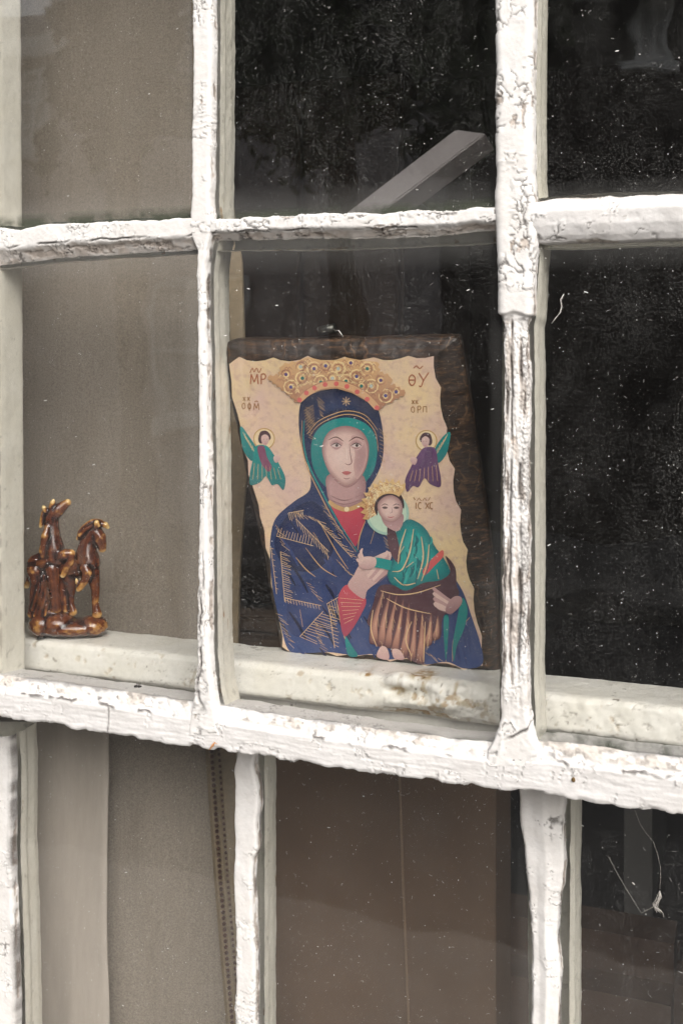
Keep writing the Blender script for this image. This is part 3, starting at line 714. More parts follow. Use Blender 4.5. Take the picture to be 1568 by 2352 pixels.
wn = noise(n, l, stretch(n, l, g, (9, 60, 30)), 6, 6, 0.65)
cw = ramp(n, l, wn, [(0.36, (0.012, 0.008, 0.006)), (0.52, (0.032, 0.018, 0.011)), (0.62, (0.08, 0.042, 0.02)), (0.74, (0.26, 0.13, 0.06))])
sc_ = N(n, 'ShaderNodeTexWave'); sc_.inputs['Scale'].default_value = 30; sc_.inputs['Distortion'].default_value = 14; sc_.inputs['Detail'].default_value = 3; l.new(g, sc_.inputs['Vector'])
cw = mix(n, l, mathn(n, l, 'MULTIPLY', ramp(n, l, sc_.outputs['Fac'], [(0.88, 0.0), (0.98, 0.22)]), ramp(n, l, noise(n, l, g, 25, 2), [(0.5, 0.0), (0.6, 1.0)])), cw, (0.38, 0.20, 0.09))
l.new(cw, p.inputs['Base Color']); p.inputs['Roughness'].default_value = 0.42
l.new(bump(n, l, wn, 0.3, 0.001), p.inputs['Normal'])
me = bpy.data.meshes.new('board'); 
faces = [tuple(int(i) for i in q) for q in F]; faces.append(tuple(range((nr - 1) * nl, nr * nl))); faces.append(tuple(range(nl))[::-1])
me.from_pydata([tuple(v) for v in V], [], faces)
for q in me.polygons: q.use_smooth = True
bm = bmesh.new(); bm.from_mesh(me); bmesh.ops.recalc_face_normals(bm, faces=bm.faces[:]); bm.to_mesh(me); bm.free()
board = obj('board', me, M_wood, icon)

# the print: a plain mother-and-child picture in the photograph's colours
def srgb(r, g, b):
    return tuple(((c / 255) / 12.92 if c / 255 <= 0.04045 else ((c / 255 + 0.055) / 1.055) ** 2.4) for c in (r, g, b))
M_paper, n, l, p = new_mat('printed_paper')
g = N(n, 'ShaderNodeTexCoord').outputs['Object']
pc = mix(n, l, ramp(n, l, noise(n, l, g, 14, 5), [(0.35, 0.0), (0.65, 1.0)]), srgb(238, 210, 162), srgb(218, 186, 178))
pc = mix(n, l, ramp(n, l, noise(n, l, g, 9, 3), [(0.52, 0.0), (0.68, 0.8)]), pc, srgb(224, 206, 150))
pc = mix(n, l, ramp(n, l, noise(n, l, g, 150, 4), [(0.50, 0.0), (0.70, 0.5)]), pc, srgb(190, 152, 148))
l.new(pc, p.inputs['Base Color']); p.inputs['Roughness'].default_value = 0.33
M_ink, n, l, p = new_mat('printed_ink')
ca = N(n, 'ShaderNodeVertexColor'); ca.layer_name = 'ink'
g = N(n, 'ShaderNodeTexCoord').outputs['Object']
ic_ = mix(n, l, ramp(n, l, noise(n, l, g, 330, 3), [(0.35, 0.08), (0.55, 0.0)]), ca.outputs[0], (0.20, 0.18, 0.22))
ic_ = mix(n, l, ramp(n, l, noise(n, l, g, 36, 4), [(0.45, 0.0), (0.75, 0.07)]), ic_, srgb(196, 178, 178))
l.new(ic_, p.inputs['Base Color']); p.inputs['Roughness'].default_value = 0.5; p.inputs['Specular IOR Level'].default_value = 0.25
pic_o = []
for s in (pic_T, pic_R, pic_B, pic_L): pic_o += s[:-1]
def flat(name, polys, parent, mat):
    """polys: (points in plaque coordinates, colours per point, height)"""
    V = []; F = []; C = []
    for pts, cols, z in polys:
        b = len(V)
        if isinstance(z, tuple):          # airbrushed patch: centre, middle ring, rim
            z, m = z
            V += [(q[0], q[1], z) for q in pts]; C += cols
            for i in range(m):
                j = (i + 1) % m; F.append((b, b + 1 + i, b + 1 + j)); F.append((b + 1 + i, b + 1 + m + i, b + 1 + m + j, b + 1 + j))
            continue
        V += [(q[0], q[1], z) for q in pts]; C += cols
        for t in tessellate_polygon([[Vector((q[0], q[1], 0)) for q in pts]]):
            a, b2, c = (pts[i] for i in t)
            cr = (b2[0] - a[0]) * (c[1] - a[1]) - (b2[1] - a[1]) * (c[0] - a[0])
            F.append(tuple(b + i for i in (t if cr > 0 else t[::-1])))
    me = bpy.data.meshes.new(name); me.from_pydata(V, [], F)
    at = me.color_attributes.new('ink', 'FLOAT_COLOR', 'POINT')
    at.data.foreach_set('color', np.array([(*c, 1) for c in C], dtype=np.float32).ravel())
    return obj(name, me, mat, parent)
sheet = flat('picture_sheet', [([IC(*q) for q in pic_o], [(1, 1, 1)] * len(pic_o), 0.0004)], icon, M_paper)

def crom(pts, n=5, closed=True):
    p = [np.array(q, float) for q in pts]; L = len(p); out = []
    rng = range(L) if closed else range(L - 1)
    for i in rng:
        if closed: a, b, c, d = p[i - 1], p[i], p[(i + 1) % L], p[(i + 2) % L]
        else: a, b, c, d = p[max(i - 1, 0)], p[i], p[i + 1], p[min(i + 2, L - 1)]
        for k in range(n):
            t = k / n
            out.append(0.5 * ((2 * b) + (-a + c) * t + (2 * a - 5 * b + 4 * c - d) * t * t + (-a + 3 * b - 3 * c + d) * t ** 3))
    if not closed: out.append(p[-1])
    return out
class Ink:
    def __init__(self): self.polys = []; self.z = 0.0006
    def fill(self, pts, c1, c2=None, smooth=True, up=True):
        if up: self.z += 0.000006
        q = crom(pts) if smooth else [np.array(p_, float) for p_ in pts]
        ys = [p_[1] for p_ in q]; y0, y1 = min(ys), max(ys)
        cols = []
        for p_ in q:
            t = 0 if c2 is None else (p_[1] - y0) / (y1 - y0 + 1e-9)
            cols.append(tuple(a + ((c2 or c1)[i] - a) * t for i, a in enumerate(c1)))
        self.polys.append(([IC(*p_) for p_ in q], cols, self.z))
    def stroke(self, pts, w_, c, smooth=True, up=False, taper=True):
        if up: self.z += 0.000006
        q = crom(pts, 5, False) if smooth and len(pts) > 2 else [np.array(p_, float) for p_ in pts]
        L, R = [], []
        for i, p_ in enumerate(q):
            t = q[min(i + 1, len(q) - 1)] - q[max(i - 1, 0)]; t = t / (np.linalg.norm(t) + 1e-9); nn_ = np.array([-t[1], t[0]])
            ww = w_ / 2 * (0.35 + 0.65 * math.sin(math.pi * min(max(i / (len(q) - 1), 0.06), 0.94)) if taper else 1)
            L.append(p_ + nn_ * ww); R.append(p_ - nn_ * ww)
        for i in range(len(q) - 1):
            self.polys.append(([IC(*a) for a in (L[i], L[i + 1], R[i + 1], R[i])], [c] * 4, self.z))
    def soft(self, pts, cc, cm, crim, ctr=None, mid=0.6):
        self.z += 0.000006
        q = crom(pts); m = len(q); c0 = np.array(ctr, float) if ctr else sum(q) / m
        ar = sum(q[i][0] * q[(i + 1) % m][1] - q[(i + 1) % m][0] * q[i][1] for i in range(m))
        if ar > 0: q = q[::-1]
        P_ = [c0] + [c0 + (p_ - c0) * mid for p_ in q] + q
        self.polys.append(([IC(*p_) for p_ in P_], [cc] + [cm] * m + [crim] * m, (self.z, m)))
    def disc(self, x, y, r, c, up=True, n=10, ry=None):
        self.fill([(x + r * math.cos(a), y + (ry or r) * math.sin(a)) for a in np.linspace(0, 2 * math.pi, n, endpoint=False)], c, None, False, up)
NAVY, NAVY2, BLUE2 = srgb(15, 30, 62), srgb(28, 40, 78), srgb(62, 80, 128)
TEAL, TEAL2 = srgb(26, 146, 142), srgb(40, 120, 122)
SKIN, SKIN2, SKIN3 = srgb(226, 194, 184), srgb(196, 158, 156), srgb(160, 122, 124)
GOLD, PALE, ROSE = srgb(206, 166, 116), srgb(232, 196, 150), srgb(206, 88, 100)
PLUM, PLUM2, TAN = srgb(74, 48, 56), srgb(104, 72, 80), srgb(216, 166, 136)
rnd = random.Random(5)

mo = Ink()
# mantle
mo.fill([(455, 430), (520, 380), (640, 355), (770, 380), (850, 450), (882, 600), (878, 720), (850, 800), (800, 900), (840, 980), (905, 1060), (1000, 1110), (1100, 1190), (1210, 1290), (1290, 1400), (1340, 1540), (1388, 1690), (1392, 1786), (1300, 1806), (1210, 1772), (1090, 1786), (1000, 1750), (900, 1760), (830, 1732), (730, 1738), (600, 1722), (460, 1726), (388, 1706), (345, 1560), (310, 1400), (296, 1230), (300, 1110), (330, 1020), (420, 940), (500, 880), (500, 780), (470, 700), (445, 560)], NAVY, BLUE2)
mo.soft([(340, 1080), (420, 980), (520, 940), (600, 1040), (620, 1200), (520, 1300), (380, 1280), (320, 1180)], srgb(40, 54, 100), srgb(32, 46, 88), srgb(22, 36, 72), (440, 1090))
mo.soft([(470, 440), (560, 380), (680, 370), (790, 410), (850, 500), (740, 470), (600, 480), (500, 540)], srgb(28, 54, 96), srgb(22, 40, 78), NAVY)
mo.soft([(400, 1400), (520, 1340), (640, 1380), (600, 1520), (480, 1640), (390, 1600)], srgb(62, 80, 128), srgb(52, 68, 114), srgb(46, 60, 104))
for k in range(44):
    x, y = rnd.uniform(330, 820), rnd.uniform(1000, 1700)
    L = rnd.uniform(60, 150); c_ = srgb(52, 68, 116) if rnd.random() < .55 else srgb(18, 28, 58)
    if x + L * .6 < 700 or y > 1500: mo.stroke([(x, y), (x + L * .35, y + L * .5), (x + L * .6, y + L)], rnd.uniform(8, 18), c_, up=(k % 10 == 0))
for k in range(16):
    x, y = rnd.uniform(1240, 1330), rnd.uniform(1500, 1700); mo.stroke([(x, y), (x + 12, y + 50), (x + 20, y + 95)], 10, srgb(52, 68, 116), up=(k == 0))
# teal lining round the face
mo.fill([(510, 640), (540, 570), (600, 525), (690, 505), (780, 530), (835, 590), (850, 680), (835, 770), (790, 840), (730, 900), (640, 900), (560, 840), (515, 750)], TEAL, TEAL2)
# gown at the throat
mo.fill([(600, 930), (690, 975), (780, 935), (800, 990), (770, 1090), (735, 1175), (690, 1110), (640, 1020)], ROSE, srgb(170, 62, 84))
# neck, face
mo.soft([(600, 800), (770, 800), (790, 900), (770, 950), (690, 978), (615, 950), (590, 890)], SKIN2, SKIN2, SKIN3, (640, 900))
mo.stroke([(600, 905), (680, 935), (770, 905)], 5, SKIN3); mo.stroke([(606, 930), (680, 955), (765, 932)], 4, SKIN3)
FACE = [(566, 690), (572, 625), (608, 572), (685, 548), (762, 570), (802, 628), (806, 700), (788, 775), (748, 838), (694, 868), (640, 838), (594, 775)]
mo.soft(FACE, srgb(236, 208, 198), srgb(226, 192, 182), srgb(158, 118, 118), (660, 715), 0.72)
mo.soft([(716, 600), (780, 620), (800, 690), (782, 770), (745, 825), (728, 760), (735, 690)], srgb(186, 148, 146), srgb(190, 152, 150), srgb(206, 168, 162), (775, 700))
for s_ in (-1, 1):
    cx = 690 + s_ * 52
    mo.soft([(cx - 38, 640), (cx, 612), (cx + 38, 640), (cx, 676)], srgb(176, 138, 138), srgb(190, 150, 148), srgb(220, 184, 176))
    mo.stroke([(cx - 38, 624 + 4 * s_), (cx, 606), (cx + 38, 624 - 4 * s_)], 6, srgb(104, 70, 68), up=True)
    mo.fill([(cx - 25, 650), (cx, 640), (cx + 25, 650), (cx, 659)], srgb(222, 204, 198))
    mo.disc(cx + 3, 649, 8, srgb(70, 54, 50))
    mo.stroke([(cx - 28, 651), (cx, 637), (cx + 28, 651)], 5, srgb(66, 42, 46))
    mo.stroke([(cx - 24, 655), (cx, 667), (cx + 24, 655)], 3, SKIN3)
mo.stroke([(706, 640), (712, 700), (718, 738), (700, 750), (684, 742)], 5, srgb(150, 108, 108), up=True)
mo.stroke([(692, 660), (694, 720)], 9, srgb(242, 218, 208), up=True)
mo.soft([(668, 790), (692, 782), (716, 790), (692, 804)], srgb(206, 112, 112), srgb(204, 116, 116), srgb(190, 120, 118))
mo.stroke([(666, 791), (692, 793), (718, 791)], 3, srgb(140, 76, 80), up=True)
mo.stroke([(676, 818), (692, 823), (710, 818)], 5, SKIN3)
# band of the gown
mo.stroke([(598, 940), (640, 968), (690, 982), (740, 968), (790, 940)], 22, GOLD, up=True, taper=False)
mo.disc(692, 980, 13, srgb(240, 220, 180))
# gold borders and hatching
mo.stroke([(472, 520), (470, 640), (500, 760), (560, 880), (640, 1030), (750, 1200)], 8, TEAL, up=True)
mo.stroke([(462, 520), (460, 640), (488, 760), (548, 890), (628, 1040), (740, 1200)], 5, GOLD)
mo.stroke([(500, 600), (545, 545), (620, 505), (700, 488), (780, 510), (840, 580), (856, 680)], 5, GOLD)
mo.stroke([(490, 590), (540, 528), (620, 488), (700, 470), (790, 494), (852, 570)], 5, GOLD)
for k in range(9):
    a = k / 8; mo.stroke([(470 + 14 * a, 470 + 120 * a), (520 + 10 * a, 440 + 100 * a)], 4, GOLD)
for x0, y0, x1, y1, nh, hl in ((390, 1000, 470, 985, 9, 40), (330, 1120, 520, 1170, 13, -44), (430, 1030, 600, 1200, 12, 52), (540, 1040, 720, 1230, 14, 44), (350, 1200, 372, 1460, 22, 46), (372, 1440, 560, 1480, 13, 26), (450, 1640, 570, 1510, 12, 110), (590, 1470, 660, 1430, 6, 90), (600, 1480, 630, 1700, 12, 34), (300, 1180, 330, 1420, 8, 16)):
    mo.stroke([(x0, y0), (x1, y1)], 6, PALE, up=True)
    for k in range(nh):
        a = k / nh; xx, yy = x0 + (x1 - x0) * a, y0 + (y1 - y0) * a
        dx, dy = (hl, abs(hl) * 0.35) if abs(y1 - y0) > abs(x1 - x0) else (abs(hl) * 0.25, hl)
        mo.stroke([(xx, yy), (xx + dx * rnd.uniform(.7, 1.1), yy + dy * rnd.uniform(.7, 1.1))], 4.5, PALE)
for pts in ([(560, 1060), (640, 1200), (700, 1290)], [(480, 1180), (560, 1280), (640, 1330)], [(430, 1230), (480, 1290), (530, 1330)], [(790, 1040), (760, 1120), (750, 1190)], [(840, 1080), (815, 1160)], [(450, 1500), (465, 1590)], [(640, 1460), (680, 1640), (740, 1730)], [(520, 1100), (600, 1230)], [(1330, 1540), (1250, 1640), (1240, 1770)], [(1216, 1560), (1206, 1770)]):
    mo.stroke(pts, 5, GOLD)
mo.fill([(1290, 1440), (1318, 1500), (1300, 1600), (1262, 1690), (1248, 1770), (1240, 1690), (1262, 1560)], TEAL, TEAL2)
mo.fill([(1196, 1540), (1220, 1540), (1216, 1660), (1206, 1765), (1196, 1650)], TEAL, TEAL2)
mo.fill([(685, 1640), (720, 1690), (750, 1740), (700, 1736)], TEAL, TEAL2)
for (x0, y0, x1, y1, nn_) in ((480, 450, 500, 620, 12), (540, 400, 560, 500, 9), (860, 560, 870, 760, 10), (420, 990, 560, 1040, 10), (560, 960, 660, 1120, 12), (320, 1060, 360, 1180, 7), (640, 1240, 720, 1330, 7), (480, 1360, 560, 1460, 7), (330, 1520, 400, 1690, 10), (520, 1560, 560, 1710, 12), (960, 1700, 1080, 1760, 5), (1100, 1720, 1180, 1760, 5), (880, 1090, 900, 1190, 6)):
    for k in range(nn_):
        t = k / nn_; x = x0 + (x1 - x0) * t + rnd.uniform(-5, 5); y = y0 + (y1 - y0) * t
        mo.stroke([(x, y), (x + rnd.uniform(20, 44), y + rnd.uniform(10, 34))], 3.6, GOLD if rnd.random() < .6 else PALE, up=(k == 0))
# star on the veil
for k in range(4):
    a = k * math.pi / 4; mo.stroke([(690 - 24 * math.cos(a), 420 - 24 * math.sin(a)), (690 + 24 * math.cos(a), 420 + 24 * math.sin(a))], 6, PALE, up=(k == 0))
# her left forearm and both hands
mo.fill([(650, 1430), (700, 1370), (790, 1440), (770, 1520), (700, 1630), (670, 1620), (655, 1520)], ROSE, srgb(160, 66, 90))
for k in range(7): mo.stroke([(656 + 4 * k, 1440 + 22 * k), (780 - 9 * k, 1452 + 16 * k)], 4, PALE, up=(k == 0))
mo.fill([(700, 1380), (730, 1320), (760, 1270), (830, 1230), (900, 1200), (925, 1215), (900, 1290), (860, 1350), (800, 1400), (780, 1445)], SKIN, SKIN2)
for k in range(4):
    mo.stroke([(800 + 14 * k, 1330 + 8 * k), (860 + 14 * k, 1262 + 12 * k), (905 + 6 * k, 1196 + 24 * k)], 24, SKIN2 if k % 2 else SKIN, up=True)
    mo.stroke([(808 + 14 * k, 1342 + 8 * k), (872 + 14 * k, 1272 + 12 * k), (910 + 6 * k, 1210 + 24 * k)], 3, SKIN3, up=True)
mother = flat('printed_mother', mo.polys, sheet, M_ink)

ch = Ink(); ch.z = 0.0016
# halo and child
ch.disc(905, 1000, 112, srgb(166, 200, 184), n=28)
ch.disc(905, 1000, 98, srgb(196, 220, 196), n=28)
ch.soft([(940, 1120), (1000, 1035), (1060, 1045), (1110, 1090), (1150, 1170), (1195, 1230), (1230, 1310), (1180, 1360), (1090, 1380), (1000, 1405), (930, 1370), (905, 1310), (935, 1240)], srgb(60, 176, 168), srgb(34, 152, 148), srgb(18, 112, 116), (1040, 1180))
ch.fill([(905, 1060), (935, 1060), (975, 1220), (950, 1250), (910, 1170)], PLUM, PLUM2)
ch.fill([(1090, 1290), (1150, 1220), (1190, 1190), (1192, 1225), (1150, 1270), (1100, 1320)], srgb(220, 110, 100), ROSE)
ch.fill([(860, 1380), (930, 1370), (1000, 1400), (1090, 1360), (1180, 1345), (1230, 1300), (1205, 1220), (1255, 1280), (1262, 1370), (1275, 1420), (1230, 1500), (1190, 1540), (1180, 1640), (1140, 1660), (1100, 1700), (1090, 1780), (1010, 1752), (920, 1700), (860, 1690), (815, 1660), (820, 1600), (800, 1560), (830, 1470)], PLUM, PLUM2)
folds = [((880, 1400), (835, 1560), (830, 1670)), ((915, 1420), (880, 1560), (870, 1680)), ((950, 1430), (915, 1590), (905, 1690)), ((985, 1450), (960, 1600), (940, 1715)), ((1015, 1470), (1005, 1610), (985, 1740)), ((1050, 1500), (1040, 1640), (1030, 1755)), ((1085, 1510), (1080, 1640), (1070, 1770)), ((1130, 1520), (1120, 1620), (1110, 1680)), ((1165, 1530), (1160, 1600), (1150, 1650))]
for i, (a_, b_, c_) in enumerate(folds):
    w0 = rnd.uniform(15, 21)
    ch.soft([(a_[0] - 3, a_[1]), (a_[0] + 6, a_[1] + 4), (b_[0] + w0, b_[1]), (c_[0] + w0 * 1.3, c_[1] - 6), (c_[0], c_[1] + 8), (c_[0] - w0, c_[1] - 10), (b_[0] - w0 * .7, b_[1])], srgb(214, 164, 140), srgb(176, 128, 112), srgb(88, 58, 64))
    for k in range(4):
        t = rnd.random(); x = a_[0] + (c_[0] - a_[0]) * t; y = a_[1] + (c_[1] - a_[1]) * t
        ch.stroke([(x, y), (x + rnd.uniform(-8, 12), y + rnd.uniform(26, 60))], 3.5, PALE, up=(k == 0))
for pts in ([(870, 1400), (960, 1420), (1060, 1410), (1180, 1370)], [(900, 1440), (1000, 1490), (1130, 1520)], [(830, 1500), (820, 1600), (850, 1690)], [(1100, 1560), (1095, 1680), (1092, 1770)], [(1030, 1560), (1000, 1650), (1030, 1740)], [(1130, 1560), (1120, 1650)]):
    ch.stroke(pts, 6, PALE)
for k in range(26):
    x, y = rnd.uniform(970, 1130), rnd.uniform(1090, 1300); L = rnd.uniform(40, 90)
    ch.stroke([(x, y), (x + 6, y + L * .5), (x - 8, y + L)], rnd.uniform(8, 16), srgb(52, 168, 160) if k % 2 else srgb(16, 110, 116), up=(k % 8 == 0))
# folds of the tunic
for pts in ([(1000, 1080), (970, 1180), (960, 1260)], [(1040, 1080), (1020, 1200), (980, 1290), (930, 1300)], [(1080, 1120), (1090, 1230), (1060, 1340)], [(1120, 1160), (1110, 1260), (1080, 1350)], [(940, 1330), (990, 1370), (1050, 1360)], [(1160, 1290), (1170, 1340)], [(1000, 1280), (1040, 1250)], [(960, 1220), (990, 1170)]):
    ch.stroke(pts, 7, PALE, up=True); ch.stroke([(q[0] + 9, q[1] + 4) for q in pts], 4, TEAL2)
# feet
ch.fill([(870, 1690), (900, 1695), (915, 1740), (900, 1758), (850, 1740)], SKIN, SKIN2)
ch.fill([(930, 1705), (965, 1705), (990, 1740), (985, 1758), (940, 1750)], SKIN, SKIN2)
# head of the child, full face
ch.fill([(880, 1000), (980, 1000), (985, 1050), (960, 1090), (920, 1080), (885, 1050)], SKIN3, SKIN2)
ch.fill([(832, 940), (850, 890), (895, 865), (945, 875), (985, 920), (990, 975), (960, 940), (900, 930), (862, 960), (850, 1010)], srgb(60, 40, 42), srgb(50, 34, 38))
ch.soft([(855, 950), (885, 915), (930, 905), (970, 930), (984, 975), (970, 1020), (930, 1046), (885, 1030), (860, 995)], srgb(232, 202, 192), srgb(220, 186, 176), srgb(160, 120, 118), (912, 975))
for s in (-1, 1):
    cx = 922 + s * 30
    ch.stroke([(cx - 17, 958), (cx, 950), (cx + 17, 957)], 4, srgb(70, 46, 50), up=(s < 0))
    ch.fill([(cx - 15, 970), (cx, 963), (cx + 15, 970), (cx, 976)], srgb(90, 66, 64), up=False)
ch.stroke([(928, 968), (930, 992), (918, 998)], 3, SKIN3); ch.stroke([(906, 1016), (922, 1020), (940, 1015)], 5, srgb(180, 96, 100))
# small crown
ring = []
for k in range(25):
    a_ = math.radians(150 + 160 * k / 24); rr_ = 152 if k % 2 else 128
    ring.append((915 + rr_ * math.cos(a_), 968 + rr_ * math.sin(a_)))
for k in range(13):
    a_ = math.radians(310 - 160 * k / 12); ring.append((915 + 78 * math.cos(a_), 968 + 72 * math.sin(a_)))
ch.fill(ring, srgb(232, 196, 136), srgb(206, 160, 110), False)
for k in range(110):
    a_ = math.radians(rnd.uniform(153, 307)); rr_ = rnd.uniform(84, 126); x, y = 915 + rr_ * math.cos(a_), 968 + rr_ * math.sin(a_)
    ch.stroke([(x - 7, y), (x, y - 7), (x + 7, y), (x, y + 6)], 4, srgb(250, 228, 182) if k % 3 else srgb(180, 124, 92), up=(k == 0))
# blessing hand and the hand that holds
ch.stroke([(925, 1270), (860, 1255), (800, 1250)], 52, TEAL, up=True, taper=False)
ch.fill([(760, 1235), (800, 1222), (845, 1232), (840, 1275), (790, 1290), (758, 1270)], SKIN, SKIN2)
for k in range(3): ch.stroke([(785 - 8 * k, 1238 + 10 * k), (768 - 8 * k, 1205 + 18 * k), (776 - 14 * k, 1180 + 26 * k)], 15, SKIN, up=(k == 0))
for k in range(4):
    ch.stroke([(1270 - 8 * k, 1480 + 10 * k), (1200 - 8 * k, 1440 + 14 * k), (1140 + 2 * k, 1384 + 26 * k)], 30, SKIN if k % 2 else SKIN2, up=True)
    ch.stroke([(1262 - 8 * k, 1494 + 10 * k), (1196 - 8 * k, 1456 + 14 * k), (1146 + 2 * k, 1400 + 26 * k)], 3, SKIN3, up=True)
ch.fill([(1225, 1452), (1255, 1428), (1285, 1432), (1290, 1462), (1262, 1500), (1228, 1520), (1205, 1500)], SKIN2, SKIN3)
child = flat('printed_child', ch.polys, sheet, M_ink)

cr = Ink(); cr.z = 0.0015
CG, CG2, CP = srgb(226, 184, 132), srgb(176, 124, 98), srgb(248, 220, 166)
crown_pts = [(440, 425), (400, 385), (350, 345), (285, 295), (345, 285), (360, 235), (430, 215), (490, 190), (560, 205), (640, 206), (690, 192), (770, 207), (850, 215), (860, 270), (915, 290), (925, 330), (998, 375), (945, 405), (900, 430), (860, 470), (800, 420), (720, 375), (640, 352), (560, 360), (490, 390), (455, 425)]
jag = []
for i in range(len(crown_pts)):
    a_, b_ = np.array(crown_pts[i], float), np.array(crown_pts[(i + 1) % len(crown_pts)], float)
    L_ = np.linalg.norm(b_ - a_); k_ = max(1, int(L_ / 26)); nn_ = np.array([b_[1] - a_[1], -(b_[0] - a_[0])]) / L_
    for j in range(k_):
        jag.append(tuple(a_ + (b_ - a_) * j / k_))
        if i < 18: jag.append(tuple(a_ + (b_ - a_) * (j + .5) / k_ + nn_ * (11 if i not in (6, 7, 8, 9, 10, 11) else 0)))
cr.fill(jag, CG, CG2, False)
def inside(x, y, poly):
    c = False; j = len(poly) - 1
    for i in range(len(poly)):
        if (poly[i][1] > y) != (poly[j][1] > y) and x < (poly[j][0] - poly[i][0]) * (y - poly[i][1]) / (poly[j][1] - poly[i][1]) + poly[i][0]: c = not c
        j = i
    return c
cr.z += 0.000006
gems = []
for (gx, gy) in ((405, 345), (465, 300), (455, 240), (525, 250), (585, 235), (560, 320), (650, 250), (715, 220), (745, 290), (800, 250), (820, 340), (870, 310), (895, 390), (690, 315), (620, 300), (380, 280), (950, 370), (770, 340)):
    for r in (36, 24, 13):
        a0 = rnd.random() * 6
        arc = [(gx + r * math.cos(a0 + t), gy + r * math.sin(a0 + t)) for t in np.linspace(0, 5.2, 9)]
        if all(inside(q[0], q[1], crown_pts) for q in arc): cr.stroke(arc, 7, CP if r != 24 else CG2, smooth=False)
    gems.append((gx, gy))
for k in range(420):
    x, y = rnd.uniform(300, 980), rnd.uniform(200, 460)
    if all(inside(x + a, y + b, crown_pts) for a, b in ((14, 0), (-14, 0), (0, 12), (0, -12))):
        cr.stroke([(x - 11, y + 5), (x, y - 8), (x + 11, y + 5)], 4, CG2 if k % 3 else CP)
for i, (gx, gy) in enumerate(gems): cr.disc(gx, gy, 9, [srgb(86, 84, 140), srgb(30, 120, 110), srgb(190, 200, 190), srgb(100, 80, 130)][i % 4], up=(i == 0))
cr.stroke([(448, 412), (490, 376), (560, 340), (640, 328), (725, 352), (800, 398), (852, 452)], 34, srgb(222, 176, 132), up=True, taper=False)
cr.stroke([(440, 402), (485, 360), (560, 322), (640, 310), (730, 334), (808, 382), (864, 440)], 4, CG2, up=True, taper=False)
for i, (gx, gy) in enumerate(((450, 412), (486, 376), (528, 350), (582, 332), (640, 328), (695, 342), (748, 370), (800, 408), (850, 452))): cr.disc(gx, gy, 13, srgb(220, 110, 104), up=(i == 0))
flat('printed_crown', cr.polys, sheet, M_ink)

def winged(side, robe, robe2, sash):
    a = Ink(); a.z = 0.0007
    def q(x, y): return (x, y) if side < 0 else (x, y)
    if side < 0: ox, oy, m = 265, 690, 1
    else: ox, oy, m = 1105, 700, -1
    def T(pts): return [(ox + m * x, oy + y) for x, y in pts]
    a.fill(T([(-40, -20), (-80, -90), (-122, -140 if side < 0 else -120), (-118, -60), (-100, 0), (-60, 40)]), TEAL, TEAL2)
    for k in range(7): a.stroke(T([(-110 + 10 * k, -110 + 14 * k), (-92 + 8 * k, -70 + 14 * k)]), 5, PALE, up=(k == 0))
    a.disc(ox, oy - 75, 56, srgb(196, 158, 92), n=20); a.disc(ox, oy - 75, 51, srgb(236, 212, 172), n=20)
    a.fill(T([(-45, -35), (10, -40), (45, 0), (80, 60), (110, 130), (100, 190), (70, 160), (40, 165), (10, 120), (-20, 150), (-70, 165), (-75, 120), (-60, 40)]), robe, robe2)
    a.fill(T([(-35, -30), (0, -35), (15, 20), (40, 70), (20, 95), (-15, 50)]), sash)
    for k in range(7): a.stroke(T([(-50 + 20 * k, 50 + 5 * k), (-58 + 24 * k, 135)]), 5, GOLD, up=(k == 0))
    a.fill(T([(-30, -80), (-18, -112), (12, -116), (32, -95), (30, -70), (-14, -50), (-28, -60)]), srgb(74, 46, 54))
    a.fill(T([(-14, -86), (6, -98), (24, -84), (22, -56), (4, -40), (-12, -56)]), SKIN, SKIN2)
    a.stroke(T([(-2, -72), (2, -72)]), 4, PLUM, up=True); a.stroke(T([(13, -72), (17, -72)]), 4, PLUM)
    a.stroke(T([(2, -52), (12, -52)]), 3, ROSE)
    a.fill(T([(48, 20), (74, 8), (84, 30), (60, 50)]), SKIN, SKIN2)   # folded hands
    return flat('printed_angel', a.polys, sheet, M_ink)
winged(-1, TEAL, TEAL2, srgb(130, 76, 104))
winged(1, srgb(112, 78, 118), srgb(90, 60, 96), srgb(96, 66, 104))

le = Ink(); le.z = 0.0007
def glyph(strokes, x, y, s, w_, c):
    for st_ in strokes: le.stroke([(x + a * s, y + b * s) for a, b in st_], w_, c, smooth=len(st_) > 3, taper=False)
INK1, INK2 = srgb(176, 104, 70), srgb(160, 112, 62)
GM = [[(0, 1), (0.08, 0), ], [(0.08, 0), (0.38, 0.8)], [(0.38, 0.8), (0.68, 0)], [(0.68, 0), (0.78, 1)]]
GP = [[(0, 0), (0, 1)], [(0, 0), (0.3, -0.02), (0.45, 0.22), (0.3, 0.48), (0, 0.5)]]
GO = [[(0.3, 0), (0.05, 0.25), (0.05, 0.75), (0.3, 1), (0.55, 0.75), (0.55, 0.25), (0.3, 0)]]
GT = GO + [[(0.08, 0.5), (0.52, 0.5)]]
GY = [[(0, 0), (0.4, 0.65)], [(0.85, -0.05), (0.4, 0.65), (0.2, 1.15), (0.0, 1.1)]]
GX = [[(0, 0), (0.6, 1)], [(0.6, 0), (0, 1)]]
GI = [[(0.1, 0), (0.1, 1)]]
GC = [[(0.5, 0.05), (0.2, 0.0), (0.03, 0.35), (0.05, 0.75), (0.25, 1.0), (0.5, 0.95)]]
GPI = [[(0, 0), (0, 1)], [(0, 0), (0.6, 0)], [(0.6, 0), (0.6, 1)]]
GF = GO[:1] + [[(0.3, -0.2), (0.3, 1.3)]]
GW = [[(0, 0.6), (0.3, 0.0), (0.5, 0.5), (0.8, 0.0), (1.1, 0.55), (1.4, 0.0)]]
